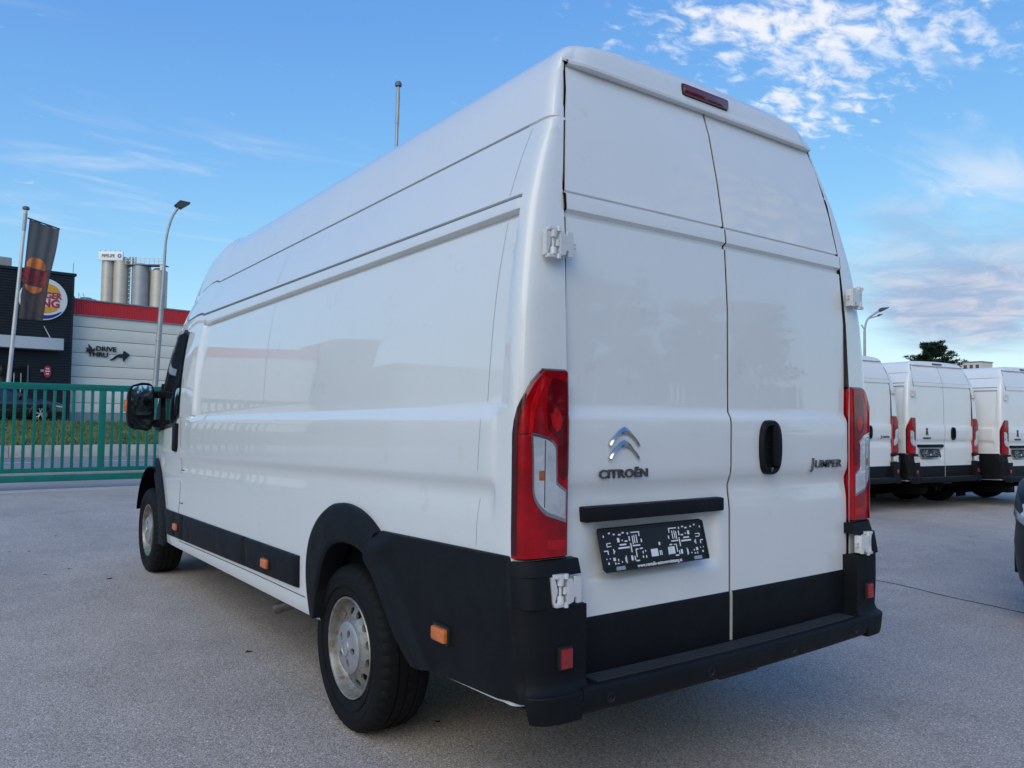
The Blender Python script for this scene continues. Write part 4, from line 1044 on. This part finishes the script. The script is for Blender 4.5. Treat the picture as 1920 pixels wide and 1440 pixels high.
obj('antenna', MB().tube([(-.02, .1, 6.4), (-.01, .1, 6.95)], .012, 6), 'steel_dark', B)
cn = obj('canopy', MB().bbox(-7.5, -.43, -.75, -.06, 3.03, 3.52, .01), 'canopy_white', B)
obj('canopy_rod', MB().tube([(-1.07, -.06, 4.06), (-.90, -.55, 3.52)], .018, 6), 'galv', cn)
gz = obj('entrance_glazing', MB().box(-7.4, -1.55, -.05, -.03, .05, 2.35), 'glass', B)
for x in (-7.4, -6.2, -5.0, -3.8, -2.9, -2.3, -1.6): obj('mullion', MB().box(x-.03, x+.03, -.09, -.051, .0, 2.38), 'steel_dark', gz)
for x in (-2.62, -2.1, -1.85): obj('door_pull', MB().tube([(x, -.11, 1.1), (x, -.11, 2.0)], .018, 6), 'galv', gz)
wsn = obj('wall_sign', MB().prism([(-.89+.14*math.cos(t), 2.12+.26*math.copysign(abs(math.sin(t))**.8, math.sin(t))) for t in np.linspace(0, 2*math.pi, 21)[:-1]], lambda u, v, d: (u, d, v), -.06, -.12), 'sign_red', B)
for z_, w_ in ((2.24, .07), (2.13, .09), (2.02, .06)):
    for s in (-1, 1): obj('sign_mark', MB().box(-.89+s*w_/2-w_*.42, -.89+s*w_/2+w_*.42, -.125, -.121, z_-.028, z_+.028), 'sign_white', wsn)
obj('sign_bracket', MB().box(-1.14, -1.03, -.11, -.04, 2.10, 2.20), 'galv', wsn)
dsk = obj('round_sign', MB().rev([(0, .90), (-.13, .90), (-.15, .885), (-.15, 0)], (-1.14, -.04, 5.21), 'y', 56), 'sign_white', B, 40)
def dpr(poly, d0=-.19, d1=-.2): return MB().prism([(-1.14+u, 5.21+v) for u, v in poly], lambda u, v, d: (u, d, v), d0, d1)
def cap_poly(cz, w_, h, flip=1, n=18): return [(w_*math.cos(t), cz+flip*h*math.sin(t)) for t in np.linspace(0, math.pi, n)]
obj('bun', dpr(cap_poly(.30, .60, .40)), 'sign_yellow', dsk); obj('bun', dpr(cap_poly(-.30, .55, .30, -1)), 'sign_yellow', dsk)
A0, A1 = R(80), R(325); outer = [(.85*math.cos(t), .85*math.sin(t)) for t in np.linspace(A0, A1, 40)]; inn = [((.85-.20*math.sin(math.pi*k/39)**.6-.02*k/39)*math.cos(t), (.85-.20*math.sin(math.pi*k/39)**.6-.02*k/39)*math.sin(t)) for k, t in enumerate(np.linspace(A0, A1, 40))]
obj('swoosh', MB().grid([[(-1.14+a, -.195, 5.21+c) for a, c in outer], [(-1.14+a, -.195, 5.21+c) for a, c in inn]]), 'sign_blue', dsk)
text('sign_lettering', 'BURGER', .36, 'sign_red', dsk, (-1.10, -.2, 5.37), extrude=.006, bold=.014, sx=.92); text('sign_lettering', 'KING', .46, 'sign_red', dsk, (-1.10, -.2, 5.03), extrude=.006, bold=.018, sx=1.02)

# ------------------------------------------------------------------ pale hall with red band
H = thing('drive_through_hall', 'pale panelled hall with red band along its top, beside the dark block', 'building', (1.88, 37.3, .86), R(11))
obj('hall_block', MB().box(.0, 14, .05, 16, 0, 5.36), 'trim_grey', H)
zz = [4.71, 4.21, 3.64, 3.05, 2.48, 1.96, 1.39, .81, .37]
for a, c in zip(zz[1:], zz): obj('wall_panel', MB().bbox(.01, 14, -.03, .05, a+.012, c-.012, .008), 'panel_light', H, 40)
obj('plinth', MB().box(.0, 14, -.015, .05, 0, .365), 'building_grey', H)
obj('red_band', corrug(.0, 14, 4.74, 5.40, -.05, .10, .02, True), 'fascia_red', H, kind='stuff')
obj('drip_trim', MB().bbox(-.0, 14.05, -.10, .05, 4.70, 4.745, .006), 'trim_grey', H, 40); obj('band_cap', MB().bbox(-.0, 14.05, -.10, .2, 5.40, 5.46, .006), 'trim_grey', H, 40)
for x, r_ in ((.55, .22), (1.25, .26)): obj('roof_vent', MB().rev([(0, r_*.8), (.25, r_*.8), (.26, r_*1.15), (.42, r_*.9), (.46, 0)], (x, 2.2, 5.40), 'z', 18), 'trim_grey', H, 40)
for x in (.05, .25, .85, 1.05): obj('roof_strut', MB().tube([(x, 2.0, 5.35), (x, 2.0, 6.0), (x+.22, 2.0, 5.45)], .013, 5), 'steel_dark', H)
obj('roof_rail', MB().tube([(1.3, 2.4, 5.4), (1.3, 2.4, 5.85), (1.75, 2.4, 5.80), (1.9, 2.4, 5.4)], .02, 6).tube([(1.3, 2.4, 5.62), (1.82, 2.4, 5.58)], .015, 6), 'steel_dark', H)
DS = obj('drive_sign', MB().prism([(1.60, 2.80), (1.72, 2.88), (1.82, 2.98), (2.02, 3.10), (2.16, 3.10), (2.20, 3.26), (2.30, 3.20), (2.47, 3.08), (2.28, 2.86), (2.20, 2.74), (2.17, 2.92), (1.95, 2.95), (1.78, 2.82), (1.66, 2.775)], lambda u, v, d: (u, d, v), -.05, -.09), 'sign_black', H)
obj('sign_flame', MB().prism([(.58, 3.08), (.63, 3.20), (.58, 3.30), (.70, 3.26), (.68, 3.46), (.82, 3.31), (.85, 3.22), (.97, 3.30), (.95, 3.16), (.80, 3.13), (.70, 3.15)], lambda u, v, d: (u, d, v), -.05, -.088), 'sign_black', DS)
text('sign_lettering', 'DRIVE', .29, 'sign_black', DS, (1.43, -.075, 3.275), extrude=.012, bold=.009, sx=1.12); text('sign_lettering', 'THRU', .29, 'sign_black', DS, (1.10, -.075, 3.005), extrude=.012, bold=.009, sx=1.12)

# further halls along the same street, outside the frame to the left; the van's flank mirrors them
H2 = thing('neighbour_hall', 'pale hall with red band, seen only mirrored in the van side left', 'building', (-7.6, 36.1, .86), R(5))
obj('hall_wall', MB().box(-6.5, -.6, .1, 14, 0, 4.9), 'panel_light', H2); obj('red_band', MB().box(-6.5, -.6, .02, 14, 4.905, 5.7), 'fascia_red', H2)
H3 = thing('dark_tower', 'dark square tower, seen only mirrored in the van side', 'building', (-14.4, 35.2, .86), R(5))
obj('tower_wall', MB().box(-2.6, -.1, 0, 6, 0, 6.6), 'cladding_dark', H3); obj('tower_cap', MB().box(-2.7, 0, -.1, 6.1, 6.605, 6.8), 'steel_dark', H3)
H4 = thing('grey_warehouse', 'long low grey warehouse, seen only mirrored in the van side', 'building', (-18, 34, .86), R(8))
obj('warehouse_wall', MB().box(-26, 0, 0, 12, 0, 4.6), 'building_grey', H4); obj('warehouse_roof', MB().box(-26.2, .2, -.2, 12.2, 4.605, 4.9), 'trim_grey', H4); obj('loading_bay', MB().box(-20, -12, -.12, -.005, .1, 3.4), 'building_far', H4)

# ------------------------------------------------------------------ flagpoles, banner, street lamps
def pole(name, label, base, top, r0, r1, group, m='pole_white'):
    t = thing(name, label, 'flagpole', base, 0, group); b_, t_ = Vector((0, 0, 0)), Vector(top)-Vector(base)
    obj('pole', MB().tube([b_, b_+(t_-b_)*.5, b_+(t_-b_)*.80, t_], [r0, (r0+r1)/2, r1*1.05, r1], 14), m, t, 50)
    obj('sleeve', MB().tube([b_+(t_-b_)*.90, b_+(t_-b_)*.985], r1*1.18, 14), 'pole_grey', t, 50)
    obj('cap', MB().rev([(0, r1*1.2), (.02, r1*2.0), (.09, r1*2.1), (.14, r1*1.5), (.16, 0)], tuple(t_), 'z', 16), 'steel_dark', t, 40)
    return t
pole('flagpole', 'leaning pale flagpole carrying the brown banner, left of the gate', (-.655, 33.9, .80), (-.229, 33.9, 9.2), .085, .060, 'flagpoles')
pole('flagpole', 'slim flagpole rising alone above the roof of the big van', (7.15, 17.0, .0), (7.29, 17.0, 10.38), .085, .045, 'flagpoles', 'pole_grey')
def flag(u, v, d=0):   # u across, v down
    tl, tr, bl_, br_ = Vector((-.10, 8.85)), Vector((.93, 8.58)), Vector((-.33, 4.90)), Vector((.46, 4.86))
    p = (tl*(1-u)+tr*u)*(1-v)+(bl_*(1-u)+br_*u)*v
    wv_ = .05*math.sin(u*17+v*2.2)*(1-.7*v)+.06*math.sin(u*6-v*3)*(.4+v*.6)+.03*math.sin(v*9+u*3)
    return (p[0]+.02*math.sin(v*8)*u, 33.84+wv_+d, p[1])
fl_ = obj('banner_flag', MB().grid([[flag(u, v) for u in np.linspace(0, 1, 46)] for v in np.linspace(0, 1, 40)]), 'flag_cloth', smooth=60)
tag(fl_, 'brown banner with burger print hanging from the leaning flagpole', 'flag')
obj('banner_rod', MB().tube([(-.17, 33.84, 8.885), (.95, 33.84, 8.61)], .028, 8), 'flag_black', fl_)
def on_flag(poly): # outline in (u,v) -> fan grid
    us = np.array(poly); v0, v1 = us[:, 1].min(), us[:, 1].max(); rows = []
    for i in range(15):
        v = v0+(v1-v0)*min(max(i/14, .01), .99); xs_ = [a[0]+(b[0]-a[0])*(v-a[1])/(b[1]-a[1]) for a, b in zip(poly, poly[1:]+poly[:1]) if (a[1]-v)*(b[1]-v) <= 0 and a[1] != b[1]]
        rows.append([flag(min(xs_)+(max(xs_)-min(xs_))*k/14, v, -.012) for k in range(15)])
    return MB().grid(rows)
obj('bun_print', on_flag([(.07, .475), (.07, .43), (.16, .385), (.30, .362), (.50, .362), (.66, .385), (.76, .42), (.78, .475)]), 'flag_orange', fl_)
obj('bun_print', on_flag([(.08, .655), (.78, .655), (.75, .69), (.66, .715), (.48, .73), (.32, .725), (.16, .70)]), 'flag_orange', fl_)
for s_, v_, hgt in (('BURGER', .525, .36), ('KING', .60, .42)):
    me = text_mesh(s_, hgt, 'flag_red', 0, .012, sx=-.66 if s_ == 'BURGER' else -.90)
    bm = bmesh.new(); bm.from_mesh(me); bmesh.ops.subdivide_edges(bm, edges=bm.edges[:], cuts=1); bm.to_mesh(me); bm.free()
    for q in me.vertices:
        x, y = q.co.x, q.co.y; q.co = Vector(flag(.41+x/.95, v_-y/3.9, -.014))
    o = bpy.data.objects.new('banner_lettering', me); COL.objects.link(o); o.parent = fl_
L1 = thing('street_lamp', 'tall grey street lamp with one curved arm, in front of the pale hall', 'street lamp', (3.83, 30, .8), 0, 'street lamps')
obj('post', MB().tube([(0, 0, -.2), (.09, 0, 1.3), (.17, 0, 3.3), (.25, 0, 5.2)], [.105, .10, .095, .085], 14).tube([(.25, 0, 5.2), (.275, 0, 6.15), (.29, 0, 6.8)], [.062, .056, .052], 12), 'pole_grey', L1, 50)
obj('arm', MB().tube(crom([(.29, 0, 6.8), (.315, 0, 7.2), (.39, 0, 7.66), (.52, 0, 8.12), (.68, 0, 8.42), (.76, 0, 8.53)], 5), .048, 10), 'pole_grey', L1, 50)
hd_ = MB().prism([(.58, 8.58), (.66, 8.50), (.84, 8.46), (1.12, 8.68), (1.12, 8.74), (.74, 8.76)], lambda u, v, d: (u, d, v), -.16, .16); obj('lamp_head', hd_, 'lamp_head', L1)
obj('clamp', MB().rev([(0, .12), (.06, .12)], (.165, 0, 3.25), 'z', 14), 'galv', L1)
L2 = thing('street_lamp', 'distant street lamp with two heads above the parked vans', 'street lamp', (40.43, 22.37, -.3), 0, 'street lamps')
obj('post', MB().tube([(0, 0, 0), (0, 0, 6.9)], [.11, .07], 10), 'pole_grey', L2, 50)
obj('arm', MB().tube(crom([(0, 0, 6.9), (.10, -.10, 7.53), (.44, -.37, 7.91), (.66, -.53, 8.06)], 5), .055, 8), 'pole_grey', L2, 50)
obj('arm', MB().tube([(.18, -.16, 7.62), (.42, -.36, 7.72), (.62, -.5, 7.80)], .035, 8), 'pole_grey', L2, 50)
obj('arm', MB().tube([(0, 0, 6.95), (-.16, .10, 7.25)], .035, 8), 'pole_grey', L2, 50)
for (x, y, z, s_) in ((.80, -.66, 8.12, 1.0), (.66, -.54, 7.80, .55)):
    obj('lamp_head', MB().prism([(-.26, -.06), (-.1, -.10), (.28, .10), (.30, .15), (-.12, .12)], lambda u, v, d: (x+u*s_*.78-d*.62, y-u*s_*.62-d*.78, z+v*s_), -.16*s_, .16*s_), 'lamp_head', L2)

# ------------------------------------------------------------------ silos with sign
SG = 'industrial silos'
for (x, y, r_, h, m_, lb) in ((20.1, 153.9, 1.12, 28.2, 'silo', 'leftmost pale silo under the white sign'), (22.08, 152.4, 1.38, 28.5, 'silo', 'second pale silo from the left, partly under the white sign'),
                              (24.95, 150.35, 1.60, 27.3, 'silo_grey', 'grey silo third from the left, right of the ladder tower'), (27.55, 148.5, 1.42, 26.5, 'silo', 'rightmost pale silo, partly behind the street lamp')):
    s_ = thing('silo', lb, 'silo', (x, y, 0), 0, SG)
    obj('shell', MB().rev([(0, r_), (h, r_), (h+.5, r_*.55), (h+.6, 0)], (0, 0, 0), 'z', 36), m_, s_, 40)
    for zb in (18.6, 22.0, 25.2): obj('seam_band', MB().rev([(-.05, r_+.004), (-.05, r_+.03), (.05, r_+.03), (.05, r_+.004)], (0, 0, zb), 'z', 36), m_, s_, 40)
TW = thing('ladder_tower', 'grey steel ladder tower standing between the silos', 'tower', (23.45, 150.9, 0), -R(36))
for dx in (-.45, .1, .62): obj('column', MB().box(dx-.09, dx+.09, -.09, .09, 0, 29.0), 'steel_dark', TW)
obj('shaft_panel', MB().box(.12, .60, .0, .3, 0, 28.8), 'silo_grey', TW)
for k in range(16): obj('cage_hoop', MB().box(-.45, .12, -.28, -.20, 17+k*.75, 17.12+k*.75), 'galv', TW)
WK = thing('silo_walkway', 'railed steel walkway running across the silo tops', 'walkway', (23.2, 151.0, 27.0), -R(36))
obj('deck', MB().box(-.4, 6.6, -1.2, .8, .35, .5), 'steel_dark', WK)
for k in range(9): obj('rail_post', MB().box(-.3+k*.84, -.22+k*.84, -1.2, -1.12, .5, 1.55), 'galv', WK)
for z_ in (1.02, 1.52): obj('handrail', MB().box(-.4, 6.6, -1.2, -1.13, z_, z_+.07), 'galv', WK)
obj('end_frame', MB().box(5.9, 6.9, -1.3, -1.22, -.6, .35), 'galv', WK)
PS = thing('silo_sign', 'white PIPELIFE sign board on top of the silos', 'sign', (20.2, 152.2, 28.15), -R(36))
bd = obj('board', MB().bbox(-2.2, 2.15, -.15, .15, 0, 1.62, .02), 'sign_white', PS, 40)
for k in range(5): obj('stay', MB().box(-2.0+k*.9, -1.94+k*.9, -.1, .0, 1.63, 1.85), 'steel_dark', bd)
text('sign_lettering', 'PIPELIFE', .78, 'steel_dark', bd, (-.45, -.17, .80), extrude=.02, bold=.02, sx=.86)
obj('ring_logo', MB().rev([(0, .36), (-.03, .36), (-.03, .21), (0, .21)], (1.58, -.155, .82), 'y', 28), 'sign_blue', bd, 40); obj('ring_core', MB().rev([(0, .19), (-.03, .19), (-.03, 0)], (1.58, -.155, .82), 'y', 20), 'silo', bd, 40)

# ------------------------------------------------------------------ trees
def needle_crown(seed, h, rad, z0, pads, per, leaf, conic=.6):
    rg = np.random.default_rng(seed); m = MB()
    for k in range(pads):
        t = rg.random()**.8; z = z0+(h-z0)*t; rr = rad*(1-conic*t)*(.25+.75*math.sqrt(rg.random())); a = rg.uniform(0, 2*math.pi)
        c = np.array([rr*math.cos(a), rr*math.sin(a), z]); sx = rad*rg.uniform(.16, .30); sz = sx*rg.uniform(.35, .6)
        for _ in range(per):
            d = rg.normal(0, 1, 3); d /= np.linalg.norm(d)*(1+.0); p = c+d*np.array([sx, sx, sz])*rg.uniform(.45, 1.05)
            q = rg.normal(0, 1, 3); q /= np.linalg.norm(q); q[2] += .5; r = np.cross(q, rg.normal(0, 1, 3)); r /= np.linalg.norm(r)+1e-6
            L = leaf*rg.uniform(.6, 1.3); o = len(m.v); m.v += [tuple(p-r*L*.28), tuple(p+r*L*.28), tuple(p+q*L)]; m.f.append((o, o+1, o+2))
    return m
def pine_crown(seed, h, rad, z0):
    rg = np.random.default_rng(seed); m = MB()
    for k in range(150):
        t = (k+rg.random())/150; z = z0+(h-z0)*t**.85; L = rad*(1-.80*t**1.6)*rg.uniform(.55, 1.12); a = rg.uniform(0, 6.28); rise = rg.uniform(.15, .5)
        for q in range(7):                            # tufts strung along an upturned branch
            f = .3+.7*q/6; c = np.array([L*f*math.cos(a), L*f*math.sin(a), z+L*rise*f*f]); r_ = .26*(1.15-.45*f)
            for _ in range(34):
                d = rg.normal(0, 1, 3); d /= np.linalg.norm(d); d[2] = abs(d[2])*.9+.1; p = c+d*r_*rg.uniform(.2, 1.0)*np.array([1.2, 1.2, .8]); w_ = np.cross(d, rg.normal(0, 1, 3)); w_ /= np.linalg.norm(w_)+1e-6
                l = rg.uniform(.10, .22); o = len(m.v); m.v += [tuple(p-w_*l*.22), tuple(p+w_*l*.22), tuple(p+d*l)]; m.f.append((o, o+1, o+2))
    return m
def trunk_mb(seed, h, r0, limbs, rad, z0):
    rg = np.random.default_rng(seed); m = MB().tube([(0, 0, -.2), (.05, .02, h*.4), (-.04, .05, h*.75), (0, 0, h*.97)], [r0, r0*.75, r0*.45, r0*.12], 9)
    for k in range(limbs):
        z = z0+(h-z0)*rg.uniform(0, .85); a = rg.uniform(0, 6.28); l = rad*.75*(1-.6*(z-z0)/(h-z0)); m.tube([(0, 0, z), (l*.5*math.cos(a), l*.5*math.sin(a), z+l*.12), (l*math.cos(a), l*math.sin(a), z+l*.35)], [r0*.3, r0*.2, r0*.06], 5)
    return m
pc = mesh_of('crown', pine_crown(5, 7.7, 3.0, 2.2), 'needles'); pt = mesh_of('trunk', trunk_mb(5, 7.6, .22, 14, 2.6, 2.4), 'bark', 50)
for lb, loc, sc, rz in (('dark pine tree rising behind the parked vans', (58.9, 27.4, -.3), .98, .4), ('small dark treetop peeping between the vans, left of the pine', (67.8, 38.5, -.3), .80, 2.1)):
    t = thing('pine_tree', lb, 'tree', loc, rz, 'dark trees behind the vans'); t.scale = (sc, sc, sc); obj('trunk', pt, None, t); obj('crown', pc, None, t)
bc = mesh_of('crown', needle_crown(11, 9.5, 3.7, .9, 110, 130, .32, .25), 'leaves'); btk = mesh_of('trunk', trunk_mb(11, 8.5, .24, 12, 3.0, 2.4), 'bark', 50)
spots = [(-2.2, -23, .9), (1.5, -27, 1.0), (7.5, -29, 1.12), (-5.5, -28, .95), (14, -28, 1.05), (22, -27, 1.1), (30, -24, 1.0), (-13, -27, 1.1), (-24, -15, 1.0), (-26, -6, .95)]  # trees for the wing mirror, with further ones added to cut sky light
for i, (x, y, s_) in enumerate(spots):
    t = thing('unseen_broadleaf_tree', 'unseen green broadleaf tree behind the camera, mirrored in the van and added to dim it', 'tree', (x, y, grade(x)), i*2.0, 'unseen trees mirrored in and dimming the van'); t.scale = (s_*1.1, s_*1.1, s_)
    obj('trunk', btk, None, t); obj('crown', bc, None, t)

# ------------------------------------------------------------------ far apartment block catching the low sun
AB = thing('apartment_block', 'distant pale apartment block showing above the vans at far right', 'building', (316, 136, -2), -R(36-33))
obj('wall', MB().box(-4, 4.5, -6, 6, 0, 26.2), 'building_far', AB); obj('flat_roof', MB().box(-4.2, 4.7, -6.2, 6.2, 26.21, 26.6), 'trim_grey', AB)
for f in range(5):
    for k in range(5): obj('window', MB().box(-4.05, -4.005, -5.2+k*2.2, -4.0+k*2.2, 12.5+f*2.8, 14.1+f*2.8), 'glass', AB)
